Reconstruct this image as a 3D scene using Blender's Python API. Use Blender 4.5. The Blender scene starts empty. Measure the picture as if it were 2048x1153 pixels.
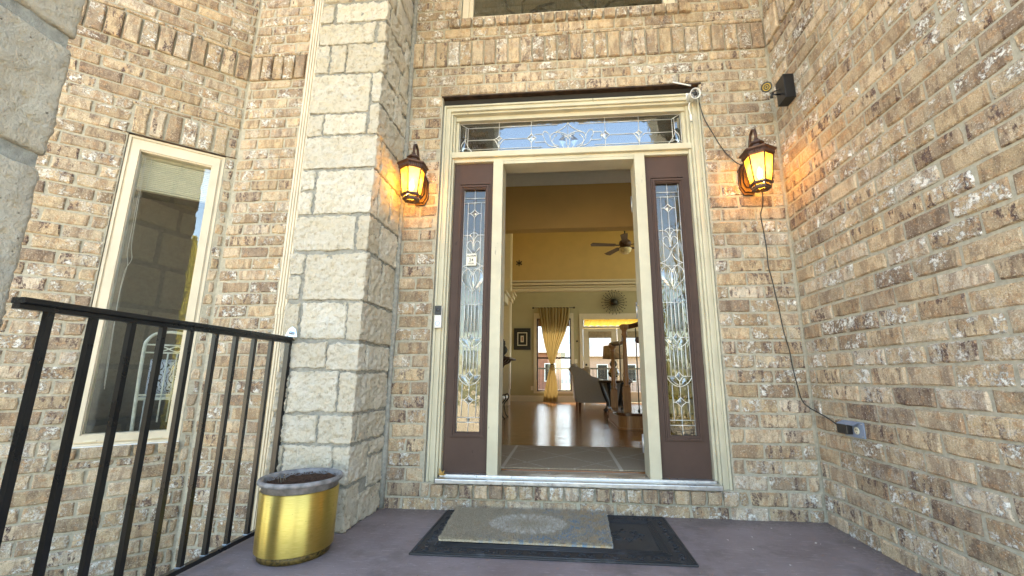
import bpy, bmesh, math, random
from mathutils import Vector, Matrix, noise
R = math.radians
random.seed(7)
scn = bpy.context.scene
col = scn.collection

# ---------------------------------------------------------------- camera, sky, sun, exposure
CAMP = Vector((0.0451, -2.4799, 0.7391))
PIT, YAW, ROL = 0.1995, -0.0865, 0.0051
F_ = Vector((math.sin(YAW)*math.cos(PIT), math.cos(YAW)*math.cos(PIT), math.sin(PIT)))
R0 = Vector((math.cos(YAW), -math.sin(YAW), 0)); U0 = R0.cross(F_)
RR = R0*math.cos(ROL)+U0*math.sin(ROL); UU = -R0*math.sin(ROL)+U0*math.cos(ROL)
cd = bpy.data.cameras.new('camera'); cam = bpy.data.objects.new('camera', cd); col.objects.link(cam)
cam.matrix_world = Matrix(((RR.x,UU.x,-F_.x,CAMP.x),(RR.y,UU.y,-F_.y,CAMP.y),(RR.z,UU.z,-F_.z,CAMP.z),(0,0,0,1)))
cd.sensor_width = 36; cd.lens = 822.2034/2048*36; cd.shift_x = -0.01504; cd.shift_y = 0.00637
cd.clip_start = 0.02; cd.clip_end = 2000
scn.camera = cam
w = bpy.data.worlds.new("World"); scn.world = w; w.use_nodes = True
wn = w.node_tree; bg = wn.nodes['Background']
sky = wn.nodes.new('ShaderNodeTexSky'); sky.sky_type = 'NISHITA'; sky.sun_disc = False
SUN_EL, SUN_AZ = 50, -14          # sun stands behind the house
sky.sun_elevation = R(SUN_EL); sky.sun_rotation = R(SUN_AZ); sky.dust_density = 1.0; sky.ozone_density = 1.0; sky.air_density = 1.0
wb = wn.nodes.new('ShaderNodeMix'); wb.data_type = 'RGBA'; wb.blend_type = 'MULTIPLY'; wb.inputs[0].default_value = 1; wb.inputs[7].default_value = (1.10, 1.0, .84, 1)   # white balance of the photograph
wn.links.new(sky.outputs[0], wb.inputs[6]); wn.links.new(wb.outputs[2], bg.inputs[0]); bg.inputs[1].default_value = 0.15
sd = bpy.data.lights.new('sun', 'SUN'); sd.energy = 5.0; sd.angle = R(0.5); sd.color = (1, .92, .78)
so = bpy.data.objects.new('sun', sd); col.objects.link(so)
az = R(SUN_AZ); sv = Vector((math.sin(az)*math.cos(R(SUN_EL)), math.cos(az)*math.cos(R(SUN_EL)), math.sin(R(SUN_EL))))
so.rotation_euler = sv.to_track_quat('Z', 'Y').to_euler(); so.location = (0, 0, 20)
vs = scn.view_settings; vs.view_transform = 'Standard'; vs.look = 'None'; vs.gamma = 1; vs.use_curve_mapping = False
vs.exposure = 3.0
scn.cycles.use_denoising = True
scn.cycles.max_bounces = 10; scn.cycles.diffuse_bounces = 6; scn.cycles.glossy_bounces = 5; scn.cycles.transparent_max_bounces = 24
scn.cycles.caustics_reflective = False; scn.cycles.caustics_refractive = False
scn.cycles.sample_clamp_indirect = 6

# ---------------------------------------------------------------- material helpers
class NT:
    def __init__(s, name):
        s.m = bpy.data.materials.new(name); s.m.use_nodes = True; s.t = s.m.node_tree
        s.b = s.t.nodes['Principled BSDF']; s.out = s.t.nodes['Material Output']
    def n(s, typ, ins=None, **kw):
        nd = s.t.nodes.new('ShaderNode'+typ)
        for k, v in kw.items(): setattr(nd, k, v)
        for k, v in (ins or {}).items(): s.put(nd.inputs[k], v)
        return nd
    def put(s, sock, v):
        if isinstance(v, bpy.types.NodeSocket): s.t.links.new(v, sock)
        elif isinstance(v, bpy.types.Node): s.t.links.new(v.outputs[0], sock)
        else:
            if isinstance(v, (tuple, list)) and len(v) == 3 and sock.type == 'RGBA': v = (*v, 1)
            sock.default_value = v
    def math(s, op, a, b=0.5, clamp=False):
        n = s.n('Math', operation=op, use_clamp=clamp); s.put(n.inputs[0], a); s.put(n.inputs[1], b); return n.outputs[0]
    def ramp(s, f, lo, hi):
        n = s.n('MapRange'); s.put(n.inputs[0], f); n.inputs[1].default_value = lo; n.inputs[2].default_value = hi; return n.outputs[0]
    def mix(s, f, a, b, mode='MIX'):
        n = s.n('Mix', data_type='RGBA', blend_type=mode); s.put(n.inputs[0], f); s.put(n.inputs[6], a); s.put(n.inputs[7], b); return n.outputs[2]
    def noise(s, vec, scale, detail=4, rough=.55):
        n = s.n('TexNoise', {'Scale': scale, 'Detail': detail, 'Roughness': rough})
        if vec is not None: s.put(n.inputs['Vector'], vec)
        return n.outputs['Fac']
    def scalev(s, vec, k):
        n = s.n('VectorMath', operation='MULTIPLY'); s.put(n.inputs[0], vec); n.inputs[1].default_value = k; return n.outputs[0]
    def bump(s, h, st, dist=.002):
        n = s.n('Bump', {'Strength': st, 'Distance': dist}); s.put(n.inputs['Height'], h); return n.outputs[0]
    def base(s, c=None, rough=None, metal=None, normal=None, **kw):
        for k, v in (('Base Color', c), ('Roughness', rough), ('Metallic', metal), ('Normal', normal)):
            if v is not None: s.put(s.b.inputs[k], v)
        for k, v in kw.items(): s.put(s.b.inputs[k], v)
        return s.m

def plain(name, c, rough=.5, metal=0, var=.25, scale=25, bump=.15, spec=.5, dist=.002):
    t = NT(name); tc = t.n('TexCoord').outputs['Object']
    nz = t.noise(tc, scale, 5)
    cc = t.mix(t.ramp(nz, .3, .7), tuple(x*(1-var) for x in c), tuple(min(1, x*(1+var)) for x in c))
    rr = t.math('ADD', t.math('MULTIPLY', t.math('SUBTRACT', nz, .5), .3), rough, True)
    t.base(cc, rr, metal, t.bump(t.noise(tc, scale*6, 4), bump, dist))
    t.b.inputs['Specular IOR Level'].default_value = spec
    return t.m

def brick_mat(name):
    t = NT(name); tc = t.n('TexCoord').outputs['Object']
    oi = t.n('ObjectInfo').outputs['Random']; isl = t.n('NewGeometry').outputs['Random Per Island']
    r = t.math('FRACT', t.math('ADD', t.math('MULTIPLY', oi, 13.7), t.math('MULTIPLY', isl, 29.3)))
    r2 = t.math('FRACT', t.math('MULTIPLY', r, 37.1)); r3 = t.math('FRACT', t.math('MULTIPLY', r, 91.7))
    off = t.n('CombineXYZ'); t.put(off.inputs[0], t.math('MULTIPLY', r, 83)); t.put(off.inputs[1], t.math('MULTIPLY', r2, 61)); t.put(off.inputs[2], t.math('MULTIPLY', r3, 47))
    va = t.n('VectorMath', operation='ADD'); t.put(va.inputs[0], tc); t.put(va.inputs[1], off); P = va.outputs[0]
    cr = t.n('ValToRGB'); e = cr.color_ramp.elements
    pal = [(0, (.44,.345,.225)), (.13, (.62,.505,.35)), (.26, (.38,.30,.205)), (.38, (.65,.55,.40)), (.5, (.31,.24,.18)), (.62, (.60,.475,.31)), (.74, (.66,.55,.41)), (.86, (.42,.335,.235)), (1, (.70,.62,.50))]
    e[0].position, e[0].color = 0, (*pal[0][1], 1); e[1].position, e[1].color = 1, (*pal[-1][1], 1)
    for p, c in pal[1:-1]:
        x = e.new(p); x.color = (*c, 1)
    t.put(cr.inputs[0], r); c = cr.outputs[0]
    Ps = t.scalev(P, (1, 1, .28))
    n1 = t.noise(Ps, 26, 5, .6); n2 = t.noise(P, 17, 6, .65); n3 = t.noise(P, 70, 5, .7); n4 = t.noise(Ps, 34, 4, .6); n5 = t.noise(P, 260, 3, .6)
    c = t.mix(t.ramp(n2, .3, .7), t.mix(1, c, (.72,.70,.70), 'MULTIPLY'), t.mix(1, c, (1.16,1.13,1.08), 'MULTIPLY'))
    c = t.mix(t.ramp(n1, .50, .57), c, t.mix(1, c, (.70,.66,.66), 'MULTIPLY'))
    oc = t.math('MULTIPLY', t.ramp(t.noise(P, 30, 3, .6), .56, .62), .6)
    c = t.mix(oc, c, (.47,.295,.165))
    dk = t.math('MULTIPLY', t.ramp(n4, .535, .575), t.ramp(r2, .3, .75))
    dk = t.math('MULTIPLY', dk, t.ramp(n3, .40, .52))
    c = t.mix(dk, c, (.125,.082,.072))
    wh = t.math('MULTIPLY', t.ramp(t.noise(P, 16, 6, .78), .505, .56), t.ramp(n3, .43, .52)); wh = t.math('MULTIPLY', wh, t.ramp(r3, .38, .72))
    c = t.mix(wh, c, (.92,.90,.85))
    vo = t.n('TexVoronoi', {'Scale': 165, 'Vector': P}); pit = t.math('SUBTRACT', 1, t.ramp(vo.outputs['Distance'], .07, .16))
    pm = t.math('MULTIPLY', pit, t.ramp(n3, .48, .60))
    c = t.mix(pm, c, (.10,.07,.055))
    vo2 = t.n('TexVoronoi', {'Scale': 130, 'Vector': P, 'Randomness': 1.0}); sp = t.math('MULTIPLY', t.math('SUBTRACT', 1, t.ramp(vo2.outputs['Distance'], .09, .2)), t.ramp(t.noise(P, 12, 3), .5, .6))
    c = t.mix(sp, c, (.82,.79,.73))
    c = t.mix(t.ramp(n5, .36, .64), t.mix(1, c, (.78,.77,.76), 'MULTIPLY'), t.mix(1, c, (1.14,1.14,1.14), 'MULTIPLY'))
    gr_ = t.noise(P, 150, 4, .7); c = t.mix(t.math('MULTIPLY', t.ramp(gr_, .60, .64), .7), c, (.15,.105,.08)); c = t.mix(t.math('MULTIPLY', t.math('SUBTRACT', 1, t.ramp(gr_, .365, .40)), .6), c, (.80,.74,.62))
    h = t.math('ADD', t.math('MULTIPLY', n3, .8), t.math('MULTIPLY', n5, .35)); h = t.math('SUBTRACT', h, t.math('MULTIPLY', pm, .8)); h = t.math('ADD', h, t.math('MULTIPLY', wh, .35)); h = t.math('ADD', h, t.math('MULTIPLY', n1, 1.2))
    return t.base(c, .88, 0, t.bump(h, .95, .009), **{'Specular IOR Level': .25})

def stone_mat(name, ca, cb, cc, scale=1.0, pits=.5):
    t = NT(name); tc = t.n('TexCoord').outputs['Object']; oi = t.n('ObjectInfo').outputs['Random']
    off = t.n('CombineXYZ'); t.put(off.inputs[0], t.math('MULTIPLY', oi, 50))
    va = t.n('VectorMath', operation='ADD'); t.put(va.inputs[0], tc); t.put(va.inputs[1], off); P = va.outputs[0]
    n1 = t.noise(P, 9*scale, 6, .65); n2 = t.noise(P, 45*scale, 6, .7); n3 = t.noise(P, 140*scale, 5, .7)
    c = t.mix(t.ramp(n1, .35, .65), ca, cb); c = t.mix(t.math('MULTIPLY', t.math('SUBTRACT', 1, t.ramp(n2, .34, .47)), .75), c, cc)  # bump lows tinted darker: shade of the relief put into the colour
    c = t.mix(t.ramp(oi, 0, 1), c, t.mix(1, c, (.84,.815,.77), 'MULTIPLY'))
    vo = t.n('TexVoronoi', {'Scale': 55*scale, 'Vector': P}); pit = t.math('MULTIPLY', t.math('SUBTRACT', 1, t.ramp(vo.outputs['Distance'], .06, .14)), t.ramp(n1, .45, .6))
    c = t.mix(t.math('MULTIPLY', pit, pits), c, (.18,.15,.11))
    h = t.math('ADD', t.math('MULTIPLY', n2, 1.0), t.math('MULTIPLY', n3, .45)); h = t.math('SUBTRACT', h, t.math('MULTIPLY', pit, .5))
    return t.base(c, .92, 0, t.bump(h, 1.0, .018/scale), **{'Specular IOR Level': .2})

def glass_mat(name, tint=(.9,.93,.92), refl=.16, rough=0.0, wav=0.0):
    t = NT(name); t.t.nodes.remove(t.b)
    tr = t.n('BsdfTransparent', {'Color': tint}); gl = t.n('BsdfGlossy', {'Color': (1,1,1), 'Roughness': rough})
    lw = t.n('LayerWeight', {'Blend': .35})
    f = t.math('ADD', refl, t.math('MULTIPLY', lw.outputs['Fresnel'], .40), True)
    if wav:
        tc = t.n('TexCoord').outputs['Object']; b = t.bump(t.noise(t.scalev(tc, (1, 1, .6)), 14, 3), wav, .02)
        t.put(gl.inputs['Normal'], b)
    mx = t.n('MixShader'); t.put(mx.inputs[0], f); t.put(mx.inputs[1], tr.outputs[0]); t.put(mx.inputs[2], gl.outputs[0])
    t.t.links.new(mx.outputs[0], t.out.inputs[0]); return t.m

def emit_mat(name, c, st):
    t = NT(name); t.base((0,0,0), .5); t.put(t.b.inputs['Emission Color'], c); t.b.inputs['Emission Strength'].default_value = st; return t.m

def paint_mat(name, c, chip=(.42,.38,.30), rough=.55, amt=.62):
    t = NT(name); tc = t.n('TexCoord').outputs['Object']
    n1 = t.noise(tc, 7, 5); n2 = t.noise(t.scalev(tc, (1, 1, .35)), 40, 6, .7)
    cc = t.mix(t.ramp(n1, .3, .7), tuple(x*.88 for x in c), tuple(min(1, x*1.07) for x in c))
    ch = t.ramp(n2, amt, amt+.03); cc = t.mix(ch, cc, chip)
    h = t.math('SUBTRACT', t.math('MULTIPLY', t.noise(tc, 160, 3), .3), ch)
    return t.base(cc, rough, 0, t.bump(h, .35, .0015))

def wood_mat(name, ca, cb, rough=.4, axis=(8, 90, 90), coat=0):
    t = NT(name); tc = t.n('TexCoord').outputs['Object']; P = t.scalev(tc, axis)
    n = t.noise(P, 1.0, 6, .65); c = t.mix(t.ramp(n, .32, .68), ca, cb)
    t.base(c, rough, 0, t.bump(n, .15, .002)); t.b.inputs['Coat Weight'].default_value = coat; return t.m

M = {}
M['brick'] = brick_mat('tumbled_brick')
M['mortar'] = plain('mortar', (.44,.41,.33), .95, 0, .18, 60, .9, .2, .004)
M['stone_mortar'] = plain('stone_mortar', (.31,.305,.275), .95, 0, .25, 40, .9, .2, .005)
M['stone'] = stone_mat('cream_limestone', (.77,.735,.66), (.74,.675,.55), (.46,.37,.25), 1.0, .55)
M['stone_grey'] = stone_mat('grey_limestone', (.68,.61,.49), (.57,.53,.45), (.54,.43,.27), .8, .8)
M['trim'] = paint_mat('cream_trim_paint', (.54,.50,.375), (.30,.27,.21), .5, .66)
M['vinyl'] = paint_mat('cream_vinyl', (.68,.60,.46), (.6,.54,.42), .4, .75)
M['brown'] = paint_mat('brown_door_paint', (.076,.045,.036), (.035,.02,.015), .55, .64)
M['brown'].node_tree.nodes['Principled BSDF'].inputs['Specular IOR Level'].default_value = .3
M['black'] = plain('black_metal', (.012,.012,.014), .33, .0, .3, 30, .12)
M['blackrail'] = plain('black_rail_paint', (.010,.010,.011), .30, 0, .1, 8, .03)
M['dark'] = plain('dark_gap', (.02,.016,.012), .8)
M['steel'] = plain('rusty_lintel', (.06,.035,.02), .6, .3, .6, 20, .4)
M['alu'] = plain('aluminium', (.55,.55,.56), .32, .8, .15, 30, .1)
M['zinc'] = plain('zinc_bracket', (.42,.52,.66), .3, .85, .15, 30, .1)
M['outletgrey'] = plain('grey_cover', (.27,.33,.46), .4, .35, .15, 30, .1)
M['white'] = plain('white_plastic', (.78,.78,.77), .35, 0, .04, 10, .03)
M['bronze'] = plain('bronze_lantern_metal', (.085,.045,.032), .42, .55, .4, 60, .3)
M['came'] = plain('lead_came', (.82,.82,.80), .35, .25, .08, 60, .1)
M['glass'] = glass_mat('window_glass', (.93,.95,.94), .085)
M['glass_in'] = glass_mat('plain_pane', (.97,.98,.98), .03)
M['glass_side'] = glass_mat('textured_glass', (.66,.69,.66), .045, .03, .14)
M['glass_tr'] = glass_mat('transom_glass', (.45,.5,.52), .23, .008, .03)
M['bevel'] = glass_mat('bevel_glass', (.75,.80,.85), .15, .02, .05)
M['ivory'] = plain('ivory_plastic', (.72,.66,.50), .4, 0, .05)
M['yellow'] = plain('yellow_plastic', (.62,.42,.03), .4, 0, .1)

# ---------------------------------------------------------------- mesh helpers
class MB:
    def __init__(s): s.v = []; s.f = []; s.sm = []
    def add(s, vs, fs, smooth=False):
        o = len(s.v); s.v += [tuple(v) for v in vs]; s.f += [tuple(i+o for i in f) for f in fs]; s.sm += [smooth]*len(fs); return s
    def box(s, x0, x1, y0, y1, z0, z1, bev=0.0):
        if bev:
            b = bev; return s.bevbox(x0, x1, y0, y1, z0, z1, b)
        v = [(x,y,z) for z in (z0,z1) for y in (y0,y1) for x in (x0,x1)]
        return s.add(v, [(0,2,3,1),(4,5,7,6),(0,1,5,4),(2,6,7,3),(0,4,6,2),(1,3,7,5)])
    def bevbox(s, x0, x1, y0, y1, z0, z1, b):
        bm = bmesh.new(); vs = [bm.verts.new(p) for p in [(x,y,z) for z in (z0,z1) for y in (y0,y1) for x in (x0,x1)]]
        for f in [(0,2,3,1),(4,5,7,6),(0,1,5,4),(2,6,7,3),(0,4,6,2),(1,3,7,5)]: bm.faces.new([vs[i] for i in f])
        bmesh.ops.bevel(bm, geom=bm.edges[:], offset=b, segments=2, affect='EDGES', profile=.6)
        bm.verts.index_update(); s.add([v.co[:] for v in bm.verts], [[v.index for v in f.verts] for f in bm.faces], False); bm.free(); return s
    def tube(s, pts, r, n=6, caps=True, smooth=True):
        pts = [Vector(p) for p in pts]; rs = r if isinstance(r, (list, tuple)) else [r]*len(pts); ring = []; vs = []
        up = None
        for i, p in enumerate(pts):
            d = (pts[min(i+1, len(pts)-1)]-pts[max(i-1, 0)]).normalized()
            if up is None: up = Vector((0,0,1)) if abs(d.z) < .9 else Vector((1,0,0))
            a = d.cross(up)
            if a.length < 1e-4: a = d.cross(Vector((1,.1,0)))
            a.normalize(); b = a.cross(d).normalized(); up = b
            for k in range(n):
                t = 2*math.pi*k/n; vs.append(p+(a*math.cos(t)+b*math.sin(t))*rs[i])
        fs = [(i*n+k, i*n+(k+1)%n, (i+1)*n+(k+1)%n, (i+1)*n+k) for i in range(len(pts)-1) for k in range(n)]
        if caps: fs += [tuple(range(n-1, -1, -1)), tuple((len(pts)-1)*n+k for k in range(n))]
        return s.add(vs, fs, smooth)
    def lathe(s, prof, cx=0, cy=0, n=24, smooth=True, phase=0, sy=1.0):
        vs = []; m = len(prof)
        for r, z in prof:
            for k in range(n):
                t = 2*math.pi*(k+phase)/n; vs.append((cx+r*math.cos(t), cy+r*sy*math.sin(t), z))
        fs = [(i*n+k, i*n+(k+1)%n, (i+1)*n+(k+1)%n, (i+1)*n+k) for i in range(m-1) for k in range(n)]
        fs += [tuple(range(n-1, -1, -1)), tuple((m-1)*n+k for k in range(n))]
        return s.add(vs, fs, smooth)
    def prism(s, poly, y0, y1):          # polygon in xz, extruded along y
        n = len(poly); vs = [(x, y0, z) for x, z in poly]+[(x, y1, z) for x, z in poly]
        return s.add(vs, [tuple(range(n)), tuple(range(2*n-1, n-1, -1))]+[(i, i+n, (i+1)%n+n, (i+1)%n) for i in range(n)])
    def sphere(s, c, r, n=12, m=8):
        prof = [(max(1e-4, r*math.sin(math.pi*i/m)), c[2]-r*math.cos(math.pi*i/m)) for i in range(m+1)]
        return s.lathe(prof, c[0], c[1], n)
    def xf(s, mat):
        s.v = [tuple(mat @ Vector(v)) for v in s.v]; return s
    def mesh(s, name):
        me = bpy.data.meshes.new(name); me.from_pydata(s.v, [], s.f)
        me.polygons.foreach_set('use_smooth', s.sm); me.update(); return me
    def build(s, name, mat, parent=None, loc=None, rot=None):
        """coordinates are world ones; parts are stored relative to their top thing"""
        me = s.mesh(name); me.materials.append(mat)
        o = bpy.data.objects.new(name, me); col.objects.link(o)
        if parent:
            o.parent = parent
            org = parent.get('_org'); org = Vector(org) if org is not None else Vector((0,0,0))
            if loc is None: me.transform(Matrix.Translation(-org)); o['_org'] = tuple(org)
            else: o.location = Vector(loc)-org
        elif loc is not None: o.location = loc
        if rot is not None: o.rotation_euler = rot
        return o

def tag(o, label=None, cat=None, group=None, kind=None):
    if label: o['label'] = label
    if cat: o['category'] = cat
    if group: o['group'] = group
    if kind: o['kind'] = kind
    return o
def thing(name, loc, label, cat, group=None, kind=None):
    o = bpy.data.objects.new(name, None); col.objects.link(o); o.location = loc; o.empty_display_size = .1; o['_org'] = tuple(loc)
    return tag(o, label, cat, group, kind)
def center(o):       # move a one-mesh thing's origin to its base
    me = o.data; xs = [v.co for v in me.vertices]
    c = Vector((sum(v.x for v in xs)/len(xs), sum(v.y for v in xs)/len(xs), min(v.z for v in xs)))
    me.transform(Matrix.Translation(-c)); o.location = o.location+c; return o

# ---------------------------------------------------------------- ground and setting
def solid(name, x0, x1, y0, y1, z0, z1, mat, kind='structure', parent=None, bev=0):
    o = MB().box(x0, x1, y0, y1, z0, z1, bev).build(name, mat, parent)
    if kind: o['kind'] = kind
    return o
GZ = -.55
t = NT('lawn'); tc = t.n('TexCoord').outputs['Object']
t.base(t.mix(t.ramp(t.noise(tc, 1.5, 8, .7), .35, .65), (.10,.11,.04), (.21,.19,.08)), .95, 0, t.bump(t.noise(tc, 40, 5), .6, .03)); M['lawn'] = t.m
MB().box(-300, 300, -300, 300, GZ-.5, GZ).build('ground', M['lawn'])['kind'] = 'structure'
M['concrete'] = plain('bounce_concrete', (.64,.51,.34), .85, 0, .12, 5, .3)  # unseen pavement added and tinted warm to bounce sunlight onto the walls
solid('bounce_pavement', -18, 14, -24, -3.6, GZ, GZ+.03, M['concrete'])
solid('bounce_path', -9, -2.6, -3.59, -2.4, GZ, GZ+.03, M['concrete'])
# porch slab: painted
t = NT('porch_paint'); tc = t.n('TexCoord').outputs['Object']
n1 = t.noise(tc, 3.0, 7, .65); n2 = t.noise(tc, 60, 5, .7); n3 = t.noise(t.scalev(tc, (1,3,1)), 9, 5)
c = t.mix(t.ramp(n1, .35, .65), (.185,.148,.152), (.265,.218,.222)); c = t.mix(t.math('MULTIPLY', t.ramp(n3, .58, .68), .5), c, (.27,.22,.23))
c = t.mix(t.math('MULTIPLY', t.ramp(n2, .66, .70), .6), c, (.07,.05,.05))
vo = t.n('TexVoronoi', {'Scale': 34, 'Vector': tc}); c = t.mix(t.math('MULTIPLY', t.math('SUBTRACT', 1, t.ramp(vo.outputs['Distance'], .03, .07)), t.ramp(n1, .5, .55)), c, (.5,.47,.46))
sx = t.n('SeparateXYZ'); t.put(sx.inputs[0], tc)
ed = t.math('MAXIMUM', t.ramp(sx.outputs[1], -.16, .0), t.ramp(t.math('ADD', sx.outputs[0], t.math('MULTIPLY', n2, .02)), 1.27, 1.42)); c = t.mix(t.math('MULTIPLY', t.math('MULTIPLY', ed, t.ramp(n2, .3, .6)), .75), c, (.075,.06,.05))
sc2 = t.noise(t.scalev(tc, (2.2, 14, 1)), 6, 6, .75); c = t.mix(t.math('MULTIPLY', t.ramp(sc2, .57, .63), .5), c, (.40,.36,.36)); c = t.mix(t.math('MULTIPLY', t.ramp(t.noise(tc, 4, 6, .7), .53, .64), .5), c, (.12,.10,.095))
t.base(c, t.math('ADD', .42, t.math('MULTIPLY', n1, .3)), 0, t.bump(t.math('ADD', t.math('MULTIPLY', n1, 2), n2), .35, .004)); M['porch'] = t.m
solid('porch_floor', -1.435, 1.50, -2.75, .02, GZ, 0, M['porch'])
solid('porch_step', -1.42, 1.50, -3.15, -2.752, GZ, -.18, M['porch'])
solid('walkway', -1.0, 1.1, -3.6, -3.152, GZ, GZ+.035, M['concrete'])

# ---------------------------------------------------------------- brick walls
C_H, C_L, Z1 = .0813, .2025, .062
BT = .085
def brick_verts(L, H, seed, rough=.0024):
    """tumbled brick: irregular outline, pillowed face. local x length, z height, y depth (front = -y)"""
    rnd = random.Random(seed); J = .0085; l, h = (L-J)/2, (H-J)/2
    per = [(-l,-h), (-l/3,-h), (l/3,-h), (l,-h), (l,0), (l,h), (l/3,h), (-l/3,h), (-l,h), (-l,0)]
    out = []
    for x, z in per:
        cor = abs(x) > l*.9 and abs(z) > h*.9; q = rough*(1.3 if cor else 1)
        k = (rnd.uniform(-.3, 1.5) if rnd.random() < .85 else 2.6)*q
        out.append((x-math.copysign(k if abs(x) > l*.5 else 0, x)+(rnd.uniform(-.01,.01) if abs(x) < l*.5 else 0), z-math.copysign(max(0, k)*.8, z) if abs(z) > .001 else z))
    n = len(out); vs = [(x, BT, z) for x, z in out]+[(x, .004+rnd.uniform(0,.003), z) for x, z in out]
    b = .0055
    for x, z in out: vs.append((x-math.copysign(b*rnd.uniform(.7,1.6), x), rnd.uniform(-.0015,.001), z-(math.copysign(b*rnd.uniform(.7,1.6), z) if abs(z) > .001 else 0)))
    fs = [(i, (i+1)%n, n+(i+1)%n, n+i) for i in range(n)]+[(n+i, n+(i+1)%n, 2*n+(i+1)%n, 2*n+i) for i in range(n)]+[tuple(2*n+i for i in range(n))]
    return vs, fs
_cache = {}
def brick_mesh(L, H, k):
    key = (round(L, 2), round(H, 2), k)
    if key not in _cache:
        vs, fs = brick_verts(key[0], key[1], hash(key) & 0xffff); me = bpy.data.meshes.new('brick'); me.from_pydata(vs, [], fs); me.materials.append(M['brick']); me.update(); _cache[key] = me
    return _cache[key]

def in_frame(P, m=.03):
    d = Vector(P)-CAMP; z = d.dot(F_)
    if z < .05: return False
    u = (1054.81+822.2*d.dot(RR)/z)/2048; v = (589.54-822.2*d.dot(UU)/z)/1153
    return -m < u < 1+m and -m < v < 1+m

class Wall:
    def __init__(s, name, O, theta, u0, u1, z0, z1, label, cat='wall', opens=(), thick=.10):
        s.O = Vector((O[0], O[1], 0)); s.th = theta; s.t = Vector((math.cos(theta), math.sin(theta), 0)); s.n = Vector((math.sin(theta), -math.cos(theta), 0))
        s.u0, s.u1, s.z0, s.z1 = u0, u1, z0, z1; s.opens = list(opens); s.bricks = []; s.taken = []
        p = s.O+s.t*((u0+u1)/2); s.root = thing(name, (p.x, p.y, z0), label, cat)
        s.thick = thick; s.c0, s.c1 = u0-.03, u1+.03
    def P(s, u, d, z): return s.O+s.t*u-s.n*d+Vector((0, 0, z))      # d = depth into wall
    def put(s, u, z, L, H, proud=0.0):      # centre
        s.bricks.append((u, z, L, H, proud))
    def blocks(s, u0, u1, z0, z1):
        return [r for r in s.opens+s.taken if r[0] < u1-.002 and r[1] > u0+.002 and r[2] < z1-.03 and r[3] > z0+.03]
    def course(s, z, H=C_H, shift=0.0, L=C_L, proud=0.0, rnd=random.Random(3)):
        u = s.u0-L+shift % L
        segs = []
        while u < s.u1:
            a, b = max(u, s.u0), min(u+L, s.u1); u += L
            if b-a < .03: continue
            parts = [(a, b)]
            for (o0, o1, _, _) in s.blocks(a, b, z, z+H):
                np_ = []
                for (x, y) in parts:
                    if o1 <= x or o0 >= y: np_.append((x, y)); continue
                    if o0-x > .03: np_.append((x, o0))
                    if y-o1 > .03: np_.append((o1, y))
                parts = np_
            segs += parts
        # a sliver next to an opening joins its neighbour
        out = []
        for a, b in segs:
            if out and b-a < .055 and abs(out[-1][1]-a) < .001 and out[-1][1]-out[-1][0] < .16: out[-1] = (out[-1][0], b)
            else: out.append((a, b))
        for a, b in out: s.put((a+b)/2, z+H/2, b-a, H, proud+rnd.uniform(-.0025, .0035))
    def soldiers(s, u0, u1, z0, z1, pitch=.0865, proud=.0, rnd=random.Random(5)):
        n = max(1, round((u1-u0)/pitch)); p = (u1-u0)/n
        for i in range(n): s.put(u0+p*(i+.5), (z0+z1)/2, p, z1-z0, proud+rnd.uniform(-.002, .004))
        s.taken.append((u0, u1, z0, z1))
    def fill(s, za, zb, phase=0, H=C_H):
        z = za; k = 0
        while z+H*.5 < zb:
            h = min(H, zb-z); s.course(z, h, phase+(C_L/2 if k % 2 else 0)+.008*math.sin(k*2.7)); z += H; k += 1
    def finish(s, ind=300, core=M['mortar']):
        mb = MB(); us = sorted({s.c0, s.c1, *[x for o in s.opens for x in o[:2]]}); zs = sorted({s.z0, s.z1, *[x for o in s.opens for x in o[2:]]})
        T = Matrix.Translation(s.O) @ Matrix.Rotation(s.th, 4, 'Z')
        for i in range(len(us)-1):
            run = None
            for j in range(len(zs)-1):
                cu, cz = (us[i]+us[i+1])/2, (zs[j]+zs[j+1])/2
                hole = any(o[0] < cu < o[1] and o[2] < cz < o[3] for o in s.opens) or not (s.c0 < cu < s.c1 and s.z0 < cz < s.z1)
                if not hole:
                    run = (run[0], zs[j+1]) if run else (zs[j], zs[j+1])
                if hole or j == len(zs)-2:
                    if run: mb.box(us[i], us[i+1], .0065, s.thick, run[0], run[1])
                    run = None
        mb.xf(T).build('mortar', core, s.root)
        def key(b):
            p = s.P(b[0], 0, b[1]); vis = in_frame(p); d = (p-CAMP).length; c = abs((p-CAMP).normalized().dot(s.n))
            return (0 if vis else 1, -b[2]*b[3]*c/(d*d))
        s.bricks.sort(key=key); rest = MB(); org = s.root.location
        for i, (u, z, L, H, pr) in enumerate(s.bricks):
            p = s.P(u, -pr, z); vis = in_frame(p, .06)
            if i < ind and vis:
                me = brick_mesh(L, H, i % 5); o = bpy.data.objects.new('brick', me); col.objects.link(o); o.parent = s.root
                o.location = p-org; o.rotation_euler = (0, random.uniform(-.006, .006), s.th); o.scale = (L/round(L, 2) if L > .03 else 1, 1, H/round(H, 2) if H > .03 else 1)
            else:
                vs, fs = brick_verts(L, H, i % 40+100); rest.add([(x+u, y-pr, zz+z) for x, y, zz in vs], fs)
        if rest.v:
            o = rest.xf(Matrix.Translation(-Vector((0,0,0)))).mesh('brick_field'); o.materials.append(M['brick'])
            ob = bpy.data.objects.new('brick_field', o); col.objects.link(ob); ob.parent = s.root; ob['kind'] = 'stuff'
            ob.location = s.O-org; ob.rotation_euler = (0, 0, s.th)
        return s.root

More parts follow.
